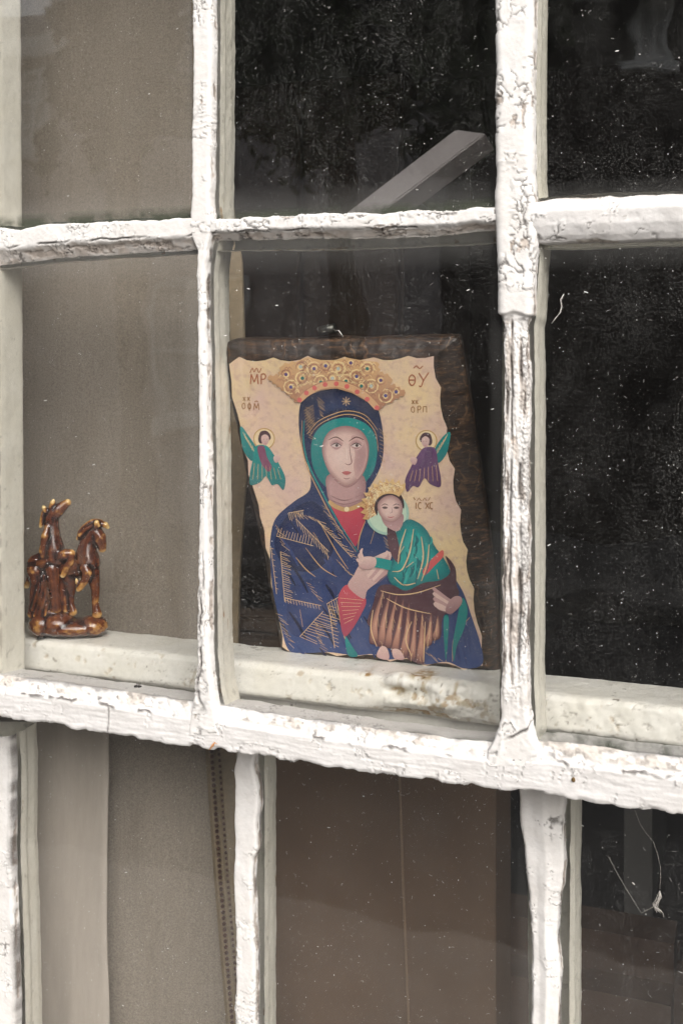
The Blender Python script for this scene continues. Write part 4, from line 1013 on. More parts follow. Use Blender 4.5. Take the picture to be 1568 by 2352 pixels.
glyph(GW, 192, 248, 42, 4, INK1); glyph(GM, 194, 280, 52, 6, INK1); glyph(GP, 250, 280, 52, 6, INK1)
lo_ = flat('lettering', le.polys, sheet, M_ink); lo_['kind'] = 'stuff'; le.polys = []
glyph([[(0, 0.4), (0.35, 0.1), (0.7, 0.4), (1.1, 0.1)]], 1038, 232, 45, 5, INK1); glyph(GT, 1014, 282, 56, 6, INK1); glyph(GY, 1066, 274, 60, 6, INK1)
lo_ = flat('lettering', le.polys, sheet, M_ink); lo_['kind'] = 'stuff'; le.polys = []
glyph(GX, 156, 398, 20, 4, INK2); glyph(GX, 178, 398, 20, 4, INK2); glyph(GO, 150, 430, 30, 4, INK2); glyph(GF, 180, 432, 28, 4, INK2); glyph(GM, 212, 430, 34, 4, INK2); glyph([[(0, 0.2), (0.3, 0), (0.6, 0.2)]], 216, 418, 30, 4, INK2)
lo_ = flat('lettering', le.polys, sheet, M_ink); lo_['kind'] = 'stuff'; le.polys = []
glyph(GX, 1030, 414, 20, 4, INK2); glyph(GX, 1048, 414, 20, 4, INK2); glyph(GO, 1026, 448, 30, 4, INK2); glyph(GP, 1060, 446, 36, 4, INK2); glyph(GPI, 1088, 448, 30, 4, INK2)
lo_ = flat('lettering', le.polys, sheet, M_ink); lo_['kind'] = 'stuff'; le.polys = []
glyph([[(0, 0), (0.25, 0.4)], [(0.5, 0.5), (0.8, 0.1), (1.1, 0.5)], [(1.3, 0.5), (1.6, 0.1), (1.9, 0.5)], [(2.4, 0), (2.1, 0.5)]], 1038, 918, 36, 4, INK2)
glyph(GI, 1048, 946, 32, 5, INK2); glyph(GC, 1062, 946, 32, 5, INK2); glyph(GX, 1100, 946, 32, 5, INK2); glyph(GC, 1122, 946, 32, 5, INK2)
lo_ = flat('lettering', le.polys, sheet, M_ink); lo_['kind'] = 'stuff'; le.polys = []

# picture hook and wire at the back of the board
M_iron = simple('dull_iron', (0.10, 0.10, 0.09), 0.35, 0.3, 60, metal=0.9)
M_wire = simple('bright_wire', (0.55, 0.53, 0.50), 0.25, 0.1, 60, 0.0, metal=1.0)
hk = IC(590, 62, -0.016)
obj('hanging_ring', tube_me('hanging_ring', [(hk[0] - 0.007, hk[1] + 0.001, -0.016), (hk[0] + 0.008, hk[1] + 0.004, -0.015)], 0.0042, 14), M_iron, icon)
a, b = IC(610, 55, -0.015), IC(678, 96, -0.015)
obj('hanging_wire', tube_me('hanging_wire', [(a[0], a[1], -0.015), (a[0] * .5 + b[0] * .5 + 0.002, a[1] * .5 + b[1] * .5 + 0.004, -0.014), (b[0], b[1], -0.015), (b[0] + 0.004, b[1] - 0.015, -0.018)], 0.0007, 6), M_wire, icon)

# ------------------------------------------------------------------ the china horses
fig = thing('horse_figurine', 'glossy brown glazed china figurine of two horses on the cream ledge', 'figurine')
S = 0.16667 * 1.150 / 2570
fb = P(160, 1474, 0.103); fb[2] = LZ + 0.0006
fig.location = fb; fig.rotation_euler = (0, 0, TH)
def FG(x, y, b=0): return Vector(((x - 790) * S, b * S, (2118 - y) * S))
M_glaze, n, l, p = new_mat('brown_china_glaze')
g = N(n, 'ShaderNodeTexCoord').outputs['Object']
rid = N(n, 'ShaderNodeAttribute', attribute_name='ridge').outputs['Fac']
pt = mathn(n, l, 'ADD', mathn(n, l, 'MULTIPLY', rid, 0.5), 0.35)
pt = mathn(n, l, 'ADD', pt, mathn(n, l, 'MULTIPLY', mathn(n, l, 'SUBTRACT', noise(n, l, g, 150, 3), 0.5), 0.45))
gc = ramp(n, l, pt, [(0.22, (0.014, 0.005, 0.004)), (0.42, (0.060, 0.015, 0.008)), (0.58, (0.14, 0.04, 0.013)), (0.72, (0.52, 0.27, 0.075)), (0.95, (0.85, 0.64, 0.30))])
gc = mix(n, l, ramp(n, l, noise(n, l, g, 70, 4), [(0.55, 0.0), (0.75, 0.5)]), gc, (0.22, 0.08, 0.022))
l.new(gc, p.inputs['Base Color']); p.inputs['Roughness'].default_value = 0.16; p.inputs['Coat Weight'].default_value = 0.6; p.inputs['Coat Roughness'].default_value = 0.06
def clay(name, chains, balls=(), voxel=0.0009, flat_z=None, grooves=None, fat=1.1):
    bm = bmesh.new()
    for ch_ in chains:
        for i in range(len(ch_) - 1):
            (x0, y0, b0, r0), (x1, y1, b1, r1) = ch_[i], ch_[i + 1]
            a, b = FG(x0, y0, b0), FG(x1, y1, b1)
            for k in range(9):
                t = k / 8; c = a.lerp(b, t); r = (r0 + (r1 - r0) * t) * S * fat
                bmesh.ops.create_icosphere(bm, subdivisions=2, radius=r, matrix=Matrix.Translation(c))
    for (x, y, b, rx, ry, rb, rot) in balls:
        M = Matrix.Translation(FG(x, y, b)) @ Matrix.Rotation(rot, 4, 'Y') @ Matrix.Diagonal((rx * S, rb * S, ry * S, 1))
        bmesh.ops.create_icosphere(bm, subdivisions=3, radius=1, matrix=M)
    if flat_z is not None:
        for v in bm.verts: v.co.z = max(v.co.z, flat_z)
    me = bpy.data.meshes.new(name); bm.to_mesh(me); bm.free()
    o = obj(name, me, None, None)
    r = o.modifiers.new('r', 'REMESH'); r.mode = 'VOXEL'; r.voxel_size = voxel
    s_ = o.modifiers.new('s', 'SMOOTH'); s_.iterations = 3; s_.factor = 0.5
    dg = bpy.context.evaluated_depsgraph_get()
    m2 = bpy.data.meshes.new_from_object(o.evaluated_get(dg)); o.modifiers.clear(); o.data = m2; m2.name = name
    if grooves: grooves(m2)
    nv_ = len(m2.vertices); co = np.empty(nv_ * 3); m2.vertices.foreach_get('co', co); co = co.reshape(-1, 3)
    nr_ = np.empty(nv_ * 3); m2.vertices.foreach_get('normal', nr_); nr_ = nr_.reshape(-1, 3)
    ed = np.empty(len(m2.edges) * 2, dtype=np.int32); m2.edges.foreach_get('vertices', ed); ed = ed.reshape(-1, 2)
    deg = np.bincount(ed.ravel(), minlength=nv_)[:, None].astype(float); sm2 = co.copy()
    for _ in range(16):
        acc = np.stack([np.bincount(ed[:, 0], sm2[ed[:, 1], k], nv_) + np.bincount(ed[:, 1], sm2[ed[:, 0], k], nv_) for k in range(3)], 1)
        sm2 = acc / np.maximum(deg, 1)
    cv = ((co - sm2) * nr_).sum(1) / 0.0010
    at = m2.attributes.new('ridge', 'FLOAT', 'POINT'); at.data.foreach_set('value', cv.astype(np.float32))
    for q in m2.polygons: q.use_smooth = True
    m2.materials.clear(); m2.materials.append(M_glaze); o.parent = fig
    return o
# rearing horse, head thrown up
clay('horse', [
    [(330, 1090, 0, 128), (430, 1060, 0, 140), (560, 990, 0, 150)],
    [(570, 1000, 0, 150), (560, 880, 0, 150), (545, 720, 0, 118), (540, 560, 0, 98), (545, 440, 0, 92), (575, 370, 0, 92)],
    [(560, 400, 0, 92), (630, 335, 0, 88), (700, 275, 0, 66), (765, 225, 0, 50)],
    [(470, 340, -50, 30), (445, 295, -60, 32), (436, 275, -60, 20)],
    [(545, 290, -40, 40), (565, 225, -50, 38), (575, 190, -50, 24)],
    [(430, 370, -10, 36), (405, 470, -10, 34), (385, 560, -10, 26)],
    [(505, 555, -80, 40), (480, 680, -125, 56), (465, 800, -130, 48), (450, 880, -125, 56), (455, 955, -120, 44)],
    [(640, 970, -60, 80), (760, 940, -100, 74), (835, 930, -100, 60), (825, 1040, -105, 56), (770, 1140, -105, 46), (725, 1235, -105, 36)],
    [(320, 1180, -50, 120), (345, 1330, -50, 92), (300, 1500, -45, 62), (285, 1650, -40, 50), (265, 1790, -40, 58)],
    [(560, 1150, -60, 100), (580, 1300, -70, 88), (590, 1450, -60, 80), (600, 1700, -40, 90)],
    [(230, 1200, 40, 40), (205, 1330, 50, 42), (175, 1410, 50, 44)],
    [(400, 1250, -100, 40), (395, 1400, -110, 36), (350, 1560, -100, 30), (300, 1720, -90, 30)],
    [(465, 1240, -110, 26), (440, 1430, -120, 28), (395, 1620, -110, 26), (330, 1800, -100, 28)],
    [(500, 1330, -110, 24), (470, 1560, -120, 30), (420, 1720, -110, 26), (380, 1830, -110, 26)],
    [(530, 1480, -100, 26), (500, 1640, -110, 26), (470, 1810, -110, 26)],
    [(440, 1400, -20, 110), (430, 1600, -10, 120), (400, 1800, 0, 130)]])
# standing horse, head lowered
clay('horse', [
    [(760, 1180, 60, 140), (900, 1130, 40, 160), (1070, 1090, 0, 150)],
    [(1050, 1060, 0, 165), (1030, 940, 0, 140), (1050, 800, 0, 112), (1110, 690, 0, 96), (1160, 630, 0, 86)],
    [(1160, 640, 0, 92), (1215, 720, -10, 92), (1250, 810, -10, 66), (1258, 875, -10, 54)],
    [(1180, 560, -60, 34), (1190, 500, -70, 38), (1215, 540, -70, 28)],
    [(1230, 520, -10, 36), (1300, 540, -10, 42), (1335, 575, -10, 26)],
    [(905, 740, 0, 22), (940, 650, 0, 34), (985, 590, 0, 38), (1050, 540, 0, 42), (1110, 500, 0, 40), (1170, 490, 0, 36), (1240, 490, 0, 24)],
    [(960, 680, -30, 40), (1040, 600, -30, 44), (1130, 550, -30, 40)],
    [(1120, 1180, -30, 100), (1150, 1320, -40, 78), (1168, 1460, -40, 58), (1165, 1600, -40, 50), (1168, 1680, -40, 48), (1190, 1790, -40, 66)],
    [(1040, 1120, -110, 80), (1075, 1190, -140, 70), (1040, 1300, -140, 54), (980, 1390, -135, 44), (950, 1425, -130, 36)],
    [(930, 1330, -130, 28), (920, 1290, -130, 20)],
    [(770, 1260, 60, 130), (790, 1420, 60, 86), (790, 1560, 50, 58), (800, 1670, 40, 48), (835, 1780, 30, 56)],
    [(700, 1200, 60, 120), (690, 1450, 60, 100), (690, 1700, 60, 90)],
    [(720, 1560, 0, 40), (735, 1740, 0, 40)]])
def bas(m):
    for v in m.vertices: v.co.z = max(v.co.z, 0.0)
clay('base', [[(420, 1830, 0, 130), (560, 1800, 0, 130), (660, 1880, 0, 120)]],
     [(780, 1985, 0, 560, 135, 260, 0.0), (1120, 1965, 0, 215, 150, 215, 0.0), (420, 1940, 0, 210, 180, 240, 0.0), (640, 1930, -20, 260, 170, 240, 0.05)], voxel=0.0011, grooves=bas, fat=1.0)

# ------------------------------------------------------------------ inside the room
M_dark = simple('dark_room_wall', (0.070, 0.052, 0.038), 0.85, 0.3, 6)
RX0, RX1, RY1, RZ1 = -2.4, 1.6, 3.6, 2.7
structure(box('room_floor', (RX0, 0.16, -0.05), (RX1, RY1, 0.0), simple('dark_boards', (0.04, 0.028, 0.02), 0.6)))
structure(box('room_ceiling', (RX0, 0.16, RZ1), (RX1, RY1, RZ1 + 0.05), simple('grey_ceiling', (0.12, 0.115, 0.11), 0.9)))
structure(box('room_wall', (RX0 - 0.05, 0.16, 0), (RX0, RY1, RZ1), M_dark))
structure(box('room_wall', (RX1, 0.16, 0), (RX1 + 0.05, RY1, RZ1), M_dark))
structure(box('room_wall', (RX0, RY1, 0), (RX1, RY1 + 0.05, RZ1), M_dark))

M_fabric, n, l, p = new_mat('taupe_curtain')
g = N(n, 'ShaderNodeTexCoord').outputs['Object']
fb1 = noise(n, l, stretch(n, l, g, (260, 260, 26)), 1.0, 4); fb2 = noise(n, l, g, 620, 3, 0.7)
fc = mix(n, l, fb1, (0.285, 0.243, 0.198), (0.385, 0.335, 0.28))
l.new(mix(n, l, ramp(n, l, fb2, [(0.35, 0.75), (0.62, 0.0)]), fc, (0.175, 0.15, 0.12)), p.inputs['Base Color']); p.inputs['Roughness'].default_value = 0.95
l.new(bump(n, l, fb1, 0.4, 0.001), p.inputs['Normal'])
curt = thing('curtain', 'taupe curtain edged with a beaded braid behind the left panes', 'curtain')
YC = 0.20
edge_px = [(-900, 430), (300, 452), (480, 474), (600, 494), (800, 500), (1100, 504), (1300, 490), (1720, 478), (2000, 497), (2352, 526), (2950, 560)]
zs = [P(x, y, YC)[2] for y, x in edge_px]; xs_ = [P(x, y, YC)[0] for y, x in edge_px]
zz = np.linspace(zs[-1], zs[0], 160); xe = np.interp(zz, zs[::-1], xs_[::-1])
x_l = P(-520, 1000, YC)[0]
uu = np.linspace(0, 1, 120)
Xc = np.zeros((160, 120, 3)); Xc[..., 0] = x_l + (xe[:, None] - x_l) * uu[None]; Xc[..., 2] = zz[:, None]
Xc[..., 1] = YC + 0.006 * np.sin(uu * 19)[None] * (0.6 + 0.4 * np.sin(zz * 3))[:, None] + 0.004 * fbm(np.stack([Xc[..., 0] / 0.08, Xc[..., 2] / 0.3, 0 * Xc[..., 0]], -1), 2, 77)
i_ = np.arange(160 * 120).reshape(160, 120)
Fc = np.stack([i_[:-1, :-1], i_[:-1, 1:], i_[1:, 1:], i_[1:, :-1]], -1).reshape(-1, 4)
cl = obj('cloth', mesh_np('cloth', Xc.reshape(-1, 3), Fc), M_fabric, curt)
sm_ = cl.modifiers.new('t', 'SOLIDIFY'); sm_.thickness = 0.002
# reflection at the lower left, put in as a paler cloth panel
M_refl_panel = simple('pale_reflection_cloth', (0.40, 0.355, 0.31), 0.9, 0.12, 200, 0.2, 0.0006, (1, 1, 0.15))
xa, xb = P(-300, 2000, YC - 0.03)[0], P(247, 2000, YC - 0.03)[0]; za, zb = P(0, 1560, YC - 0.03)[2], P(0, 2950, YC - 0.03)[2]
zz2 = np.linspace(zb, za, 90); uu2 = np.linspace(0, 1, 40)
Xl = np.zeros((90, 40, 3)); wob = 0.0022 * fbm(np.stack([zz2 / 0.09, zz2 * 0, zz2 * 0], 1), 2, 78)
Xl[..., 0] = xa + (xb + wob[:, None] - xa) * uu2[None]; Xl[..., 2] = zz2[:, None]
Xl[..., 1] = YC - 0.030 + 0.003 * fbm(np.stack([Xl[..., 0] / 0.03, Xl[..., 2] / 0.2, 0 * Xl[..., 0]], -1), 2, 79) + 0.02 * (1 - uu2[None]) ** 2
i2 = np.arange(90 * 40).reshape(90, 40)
ln = obj('reflection_panel', mesh_np('reflection_panel', Xl.reshape(-1, 3), np.stack([i2[:-1, :-1], i2[:-1, 1:], i2[1:, 1:], i2[1:, :-1]], -1).reshape(-1, 4)), M_refl_panel, curt)
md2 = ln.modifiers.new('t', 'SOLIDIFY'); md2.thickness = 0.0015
# braid with two rows of beads
M_braid = simple('olive_braid', (0.26, 0.20, 0.125), 0.8, 0.3, 150, 0.5, 0.001)
M_bead = simple('brown_beads', (0.075, 0.03, 0.018), 0.3, 0.3, 90, 0.0)
tr_pts = [(float(np.interp(z, zs[::-1], xs_[::-1])), float(z)) for z in np.linspace(zs[-1], zs[0], 140)]
V = []; F = []
for i, (x, z) in enumerate(tr_pts):
    for k, (dx, dy) in enumerate(((-0.002, -0.003), (0.003, -0.006), (0.011, -0.003), (0.019, -0.006), (0.030, 0.004), (0.030, 0.008), (-0.002, 0.004))): V.append((x + dx, YC + dy, z))
for i in range(len(tr_pts) - 1):
    for k in range(7): F.append((i * 7 + k, i * 7 + (k + 1) % 7, (i + 1) * 7 + (k + 1) % 7, (i + 1) * 7 + k))
me = bpy.data.meshes.new('braid'); me.from_pydata(V, [], F); obj('braid', me, M_braid, curt)
bm = bmesh.new()
zc = zs[-1]
while zc < zs[0]:
    x = float(np.interp(zc, zs[::-1], xs_[::-1]))
    bmesh.ops.create_icosphere(bm, subdivisions=1, radius=0.0026, matrix=Matrix.Translation((x + 0.0075, YC - 0.006, zc)))
    bmesh.ops.create_icosphere(bm, subdivisions=1, radius=0.0022, matrix=Matrix.Translation((x + 0.0160, YC - 0.005, zc + 0.003)))
    zc += 0.0062
me = bpy.data.meshes.new('bead_rows'); bm.to_mesh(me); bm.free()
bd = obj('bead_rows', me, M_bead, curt); bd['kind'] = 'stuff'

# brown cabinet behind the lower sash
M_cab = simple('brown_hardboard', (0.15, 0.098, 0.064), 0.75, 0.22, 9, 0.15, 0.001)
cab = thing('cabinet', 'brown hardboard back of a cabinet behind the lower middle pane', 'cabinet')
yb = 0.34
x0, x1 = P(470, 2000, yb)[0], P(1138, 1950, yb)[0]; zt = P(600, 1416, yb)[2]
box('back_panel', (x0, yb, 0.05), (x1, yb + 0.006, zt - 0.02), M_cab, cab, 0.001)
obj('crease_strip', tube_me('crease_strip', [P(905, 1560, yb), P(917, 1790, yb), P(926, 2050, yb), P(938, 2352, yb), P(950, 2800, yb)], [0.0016, 0.0013, 0.0016, 0.0012, 0.0015], 8), simple('pale_brown_crease', (0.26, 0.18, 0.12), 0.7, 0.2, 60), cab)  # lighter strip added in place of a crease in brown fabric
box('carcass', (x0 - 0.01, yb + 0.008, 0.0), (x1 - 0.004, yb + 0.10, zt - 0.022), M_cab, cab, 0.002)
box('top', (x0 - 0.02, yb - 0.006, zt - 0.019), (x1 + 0.002, yb + 0.11, zt), M_cab, cab, 0.003)
# dark leather bag slumped on the cabinet
M_leather = simple('dark_leather', (0.032, 0.024, 0.019), 0.38, 0.35, 14, 0.5, 0.006)
bag = tag(obj('leather_bag', bpy.data.meshes.new('leather_bag'), None), 'slumped dark brown leather bag on the cabinet behind the icon', 'bag')
bm = bmesh.new(); bmesh.ops.create_icosphere(bm, subdivisions=6, radius=1)
c = P(640, 1250, yb + 0.055)
for v in bm.verts:
    q = np.array(v.co)
    zz_ = np.sign(q[2]) * abs(q[2]) ** 0.7
    f = 1 + 0.10 * float(fbm(np.array([[q[0] * 1.6, q[1] * 1.6, q[2] * 1.2]]), 3, 31)[0]) - 0.06 * abs(math.sin(q[0] * 7 + 2 * q[2]))
    v.co = (c[0] + 0.13 * q[0] * f, c[1] + 0.05 * q[1] * f, zt + 0.085 + 0.085 * zz_ * f)
    if v.co.z < zt: v.co.z = zt
bm.to_mesh(bag.data); bm.free(); bag.data.materials.append(M_leather)
for q in bag.data.polygons: q.use_smooth = True

# brown armchair lower right
M_chair = simple('brown_upholstery', (0.125, 0.080, 0.056), 0.8, 0.25, 22, 0.3, 0.002)
arm = thing('armchair', 'dark brown upholstered armchair low down behind the lower right pane', 'armchair')
def cushion(name, px0, px1, pyt, y, dep, pyb, parent, mat, rr=0.05):
    a = P(px0, pyt, y); b = P(px1, pyt, y); zb = P(px0, pyb, y)[2]
    return box(name, (a[0], y, max(0.05, zb)), (b[0], y + dep, a[2]), mat, parent, rr)
cushion('backrest', 1010, 1640, 2118, 0.50, 0.16, 3600, arm, M_chair)
cushion('seat', 1030, 1620, 2900, 0.66, 0.50, 3300, arm, M_chair)
cushion('armrest', 1010, 1130, 2500, 0.66, 0.52, 3600, arm, M_chair, 0.03)
cushion('armrest', 1520, 1640, 2500, 0.66, 0.52, 3600, arm, M_chair, 0.03)
# grey post further back
xg = P(1432, 1900, 1.0)[0]; xg2 = P(1496, 1900, 1.0)[0]
M_grey = simple('grey_painted_wood', (0.22, 0.21, 0.195), 0.7, 0.12, 20)
bc = thing('bookcase', 'grey upright of a bookcase standing in the dark behind the lower right pane', 'bookcase')
box('upright', (xg, 1.0, 0.0), (xg2, 1.3, P(1430, 1775, 1.0)[2]), M_grey, bc, 0.003)
for zq in (0.3, 0.62, 0.92): box('shelf', (xg2, 1.02, zq), (xg2 + 0.6, 1.3, zq + 0.02), simple('dark_shelf', (0.03, 0.026, 0.022)), bc, 0.002)
box('upright', (xg2 + 0.6, 1.0, 0.0), (xg2 + 0.66, 1.3, P(1430, 1775, 1.0)[2]), simple('dark_upright', (0.03, 0.026, 0.022)), bc, 0.003)
# pale board leaning in the room behind the upper middle pane
M_board = simple('pale_painted_board', (0.42, 0.385, 0.385), 0.6, 0.08, 25, 0.1)
yq = 0.42
pA, pB = Vector(P(848, 478, yq)), Vector(P(1078, 303, yq))
d = (pB - pA).normalized(); upv = Vector((0, -1, 0)); sidev = d.cross(upv).normalized()
tl = obj('leaning_board', None, None) if False else None
bm = bmesh.new()
wA = 0.0135
nrm = Vector((-d.z, 0, d.x)); 
back = Vector((0.002, 0.024, -0.008))
cs = []
for p_, ext in ((pA - d * 0.028, 0.0), (pB, 0.012)):
    e1 = p_ + nrm * wA - d * ext; e2 = p_ - nrm * wA + d * ext * 1.2
    cs.append([bm.verts.new(v) for v in (e1, e2, e2 + back * 1.6, e1 + back)])
for k in range(4): bm.faces.new((cs[0][k], cs[0][(k + 1) % 4], cs[1][(k + 1) % 4], cs[1][k]))
bm.faces.new(cs[0]); bm.faces.new(cs[1]); bmesh.ops.recalc_face_normals(bm, faces=bm.faces[:]); bmesh.ops.bevel(bm, geom=bm.edges[:], offset=0.0015, segments=2, affect='EDGES')
me = bpy.data.meshes.new('stair_rail'); bm.to_mesh(me); bm.free()
sr = thing('stair_rail', 'pale painted handrail rising to the right in the room behind the upper middle pane', 'handrail')
obj('rail', me, M_board, sr)
# tall brown wardrobe in the dark behind the icon
wd_ = thing('wardrobe', 'dark brown wardrobe standing in the room behind the icon', 'wardrobe')
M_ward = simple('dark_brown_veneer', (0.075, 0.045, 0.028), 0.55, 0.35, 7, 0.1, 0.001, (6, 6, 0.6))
yw = 0.95
wx0, wx1, wzt = P(480, 700, yw)[0], P(917, 700, yw)[0], 2.05
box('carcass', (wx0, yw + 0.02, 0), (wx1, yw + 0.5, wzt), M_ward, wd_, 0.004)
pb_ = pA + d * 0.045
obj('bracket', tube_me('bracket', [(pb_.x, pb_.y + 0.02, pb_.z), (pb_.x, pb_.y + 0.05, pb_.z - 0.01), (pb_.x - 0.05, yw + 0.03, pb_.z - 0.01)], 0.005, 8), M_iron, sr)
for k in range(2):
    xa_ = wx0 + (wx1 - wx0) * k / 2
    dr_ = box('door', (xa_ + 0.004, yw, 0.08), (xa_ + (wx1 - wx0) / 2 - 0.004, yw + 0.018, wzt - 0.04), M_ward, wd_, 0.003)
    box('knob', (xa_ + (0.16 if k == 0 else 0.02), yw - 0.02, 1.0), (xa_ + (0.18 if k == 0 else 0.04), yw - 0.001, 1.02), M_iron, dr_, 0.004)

# ------------------------------------------------------------------ the house round the window and the street it mirrors
M_brick = simple('grey_render', (0.34, 0.33, 0.31), 0.85, 0.2, 12)
hw = thing('house_wall', 'grey rendered house wall round the window opening', 'wall')
xL, xR = P(-380, 900, 0)[0], P(2220, 900, 0)[0]; zT, zB = P(0, -735, 0)[2], P(0, 2960, 0)[2]
box('masonry', (-6, -0.03, 0), (xL, 0.16, 3.0), M_brick, hw)
box('masonry', (xR, -0.03, 0), (5, 0.16, 3.0), M_brick, hw)
box('masonry', (xL, -0.03, zT), (xR, 0.16, 3.0), M_brick, hw)
box('masonry', (xL, -0.03, 0), (xR, 0.16, zB), M_brick, hw)
box('window_sill', (xL - 0.04, -0.10, zB - 0.002), (xR + 0.04, 0.05, zB + 0.028), M_white, hw, 0.004)

M_ground = simple('ground_earth', (0.10, 0.095, 0.085), 0.9, 0.2, 2)
structure(box('ground', (-150, -150, -0.30), (150, 60, -0.16), M_ground))
structure(box('road', (-80, -6.4, -0.159), (80, -1.9, -0.12), simple('asphalt', (0.05, 0.05, 0.052), 0.85, 0.3, 30)))
structure(box('pavement', (-80, -1.9, -0.155), (80, -0.03, 0.0), simple('paving', (0.20, 0.19, 0.18), 0.85, 0.2, 8)))
structure(box('pavement', (-80, -8.6, -0.155), (80, -6.4, 0.0), simple('paving_far', (0.20, 0.19, 0.18), 0.85, 0.2, 8)))

def far_house(label, xa, xb, yfront, ztop, wallc, wins, door=None):
    h_ = thing('house', label, 'house', 'houses across the street')
    mw = simple('house_render', wallc, 0.9, 0.15, 3)
    mf = simple('white_frames', (0.85, 0.84, 0.82), 0.5, 0.05, 5, 0)
    mg = simple('far_glass_with_blind', (0.55, 0.54, 0.52), 0.3, 0.1, 3, 0)
    mr = simple('slate', (0.055, 0.055, 0.062), 0.7, 0.3, 8)
    box('wall', (xa, yfront - 6, -0.16), (xb, yfront, ztop), mw, h_)
    bm = bmesh.new()
    vs_ = [bm.verts.new(q) for q in ((xa - .1, yfront + .35, ztop - .02), (xb + .1, yfront + .35, ztop - .02), (xb + .1, yfront - 3, ztop + 1.4), (xa - .1, yfront - 3, ztop + 1.4), (xa - .1, yfront - 6.3, ztop - .02), (xb + .1, yfront - 6.3, ztop - .02))]
    for f in ((0, 1, 2, 3), (3, 2, 5, 4), (0, 3, 4), (1, 5, 2), (0, 4, 5, 1)): bm.faces.new([vs_[i] for i in f])
    bmesh.ops.recalc_face_normals(bm, faces=bm.faces[:])
    me = bpy.data.meshes.new('roof'); bm.to_mesh(me); bm.free(); obj('roof', me, mr, h_)
    box('gutter_board', (xa - .1, yfront + .30, ztop - .24), (xb + .1, yfront + .36, ztop - .03), mf, h_)
    for (wx0, wx1, wz0, wz1, nx, nz) in wins:
        wd = box('window', (wx0, yfront + .004, wz0), (wx1, yfront + .03, wz1), mg, h_)
        t = 0.055
        for a in (wx0, wx1 - t): box('frame', (a, yfront + .031, wz0), (a + t, yfront + .075, wz1), mf, wd)
        for b in (wz0, wz1 - t): box('frame', (wx0 + t, yfront + .031, b), (wx1 - t, yfront + .073, b + t), mf, wd)
        for k in range(1, nx): xx = wx0 + (wx1 - wx0) * k / nx; box('bar', (xx - .02, yfront + .032, wz0 + t), (xx + .02, yfront + .06, wz1 - t), mf, wd)
        for k in range(1, nz): z_ = wz0 + (wz1 - wz0) * k / nz; box('bar', (wx0 + t, yfront + .033, z_ - .02), (wx1 - t, yfront + .062, z_ + .02), mf, wd)
        box('sill', (wx0 - .08, yfront, wz0 - .10), (wx1 + .08, yfront + .14, wz0 - .002), mf, wd)
    if door:
        dr = box('door', (door[0], yfront + .004, 0), (door[1], yfront + .05, 2.05), simple('door_paint', (0.06, 0.03, 0.03), 0.4), h_)
        box('handle', (door[0] + .1, yfront + .052, 1.0), (door[0] + .14, yfront + .1, 1.08), mf, dr)
    return h_
YF = 9.0
wa, wb = PM(48, 172, YF), PM(128, 340, YF)
xs0, xs1 = sorted((wa[0], wb[0]))
far_house('pale lilac-grey rendered house across the street at left', -13.0, PM(1010, 300, YF)[0], -YF, 4.85, (0.46, 0.42, 0.42),
          [(xs0 - 0.25, xs1, wb[2], wa[2], 4, 4), (PM(640, 430, YF)[0] - 1.3, PM(640, 430, YF)[0] - 0.3, 1.0, 2.3, 2, 2), (-12, -10.6, wb[2], wa[2], 4, 4)], (-10.0, -9.0))
wa, wb = PM(1440, 20, YF), PM(1530, 150, YF)
far_house('dark brick house across the street at right', PM(1010, 300, YF)[0] + 0.02, 6.0, -YF, 4.7, (0.075, 0.062, 0.055),
          [(wa[0], wb[0], wb[2], wa[2] + 0.3, 2, 2), (PM(980, 150, YF)[0], PM(1060, 150, YF)[0], PM(980, 190, YF)[2], PM(980, 60, YF)[2], 2, 2), (2.0, 3.0, 3.0, 4.3, 2, 2)], (3.6, 4.5))
# a dark broadleaved tree in front of the houses
def tree(label, px, py, y, rx, rz, nleaf, seed):
    t = thing('street_tree', label, 'tree', 'trees across the street')
    c = PM(px, py, y); r = random.Random(seed)
    obj('trunk', tube_me('trunk', [(c[0], c[1], -0.16), (c[0] + .05, c[1], 0.9), (c[0] - .04, c[1], c[2] - rz * 0.3), (c[0], c[1], c[2] + rz * .4)], [0.16, 0.12, 0.09, 0.03], 10), simple('bark', (0.06, 0.05, 0.04), 0.9), t)
    for k in range(6):
        a = k * 1.05; obj('limb', tube_me('limb', [(c[0] - .02, c[1], c[2] - rz * 0.45), (c[0] + math.cos(a) * rx * .35, c[1] + math.sin(a) * rx * .3, c[2]), (c[0] + math.cos(a) * rx * .7, c[1] + math.sin(a) * rx * .6, c[2] + rz * .3)], [0.06, 0.04, 0.012], 7), simple('bark_limb', (0.06, 0.05, 0.04), 0.9), t)
    V = []; F = []
    cl_ = [(r.gauss(0, .5), r.gauss(0, .45), r.gauss(0, .5)) for _ in range(60)]
    for k in range(nleaf):
        q = r.choice(cl_); x = c[0] + rx * (q[0] + r.gauss(0, .13)); yv = c[1] + rx * .8 * (q[1] + r.gauss(0, .13)); z = c[2] + rz * (q[2] + r.gauss(0, .12))
        u = Vector((r.gauss(0, 1), r.gauss(0, 1), r.gauss(0, 1))).normalized(); v = u.orthogonal().normalized(); s = r.uniform(.05, .09); b = len(V); o_ = Vector((x, yv, z))
        V += [tuple(o_ - u * s), tuple(o_ + v * s * .5), tuple(o_ + u * s), tuple(o_ - v * s * .5)]; F.append((b, b + 1, b + 2, b + 3))
    me = bpy.data.meshes.new('crown'); me.from_pydata(V, [], F); obj('crown', me, simple('leaves', (0.055, 0.075, 0.03), 0.6, 0.4, 4, 0), t)
tree('dark leafy tree mirrored in the upper left pane', 300, 130, 6.0, 0.42, 0.62, 9000, 3)
tree('dark leafy tree mirrored in the upper middle pane', 800, 60, 6.2, 0.95, 0.85, 12000, 4)

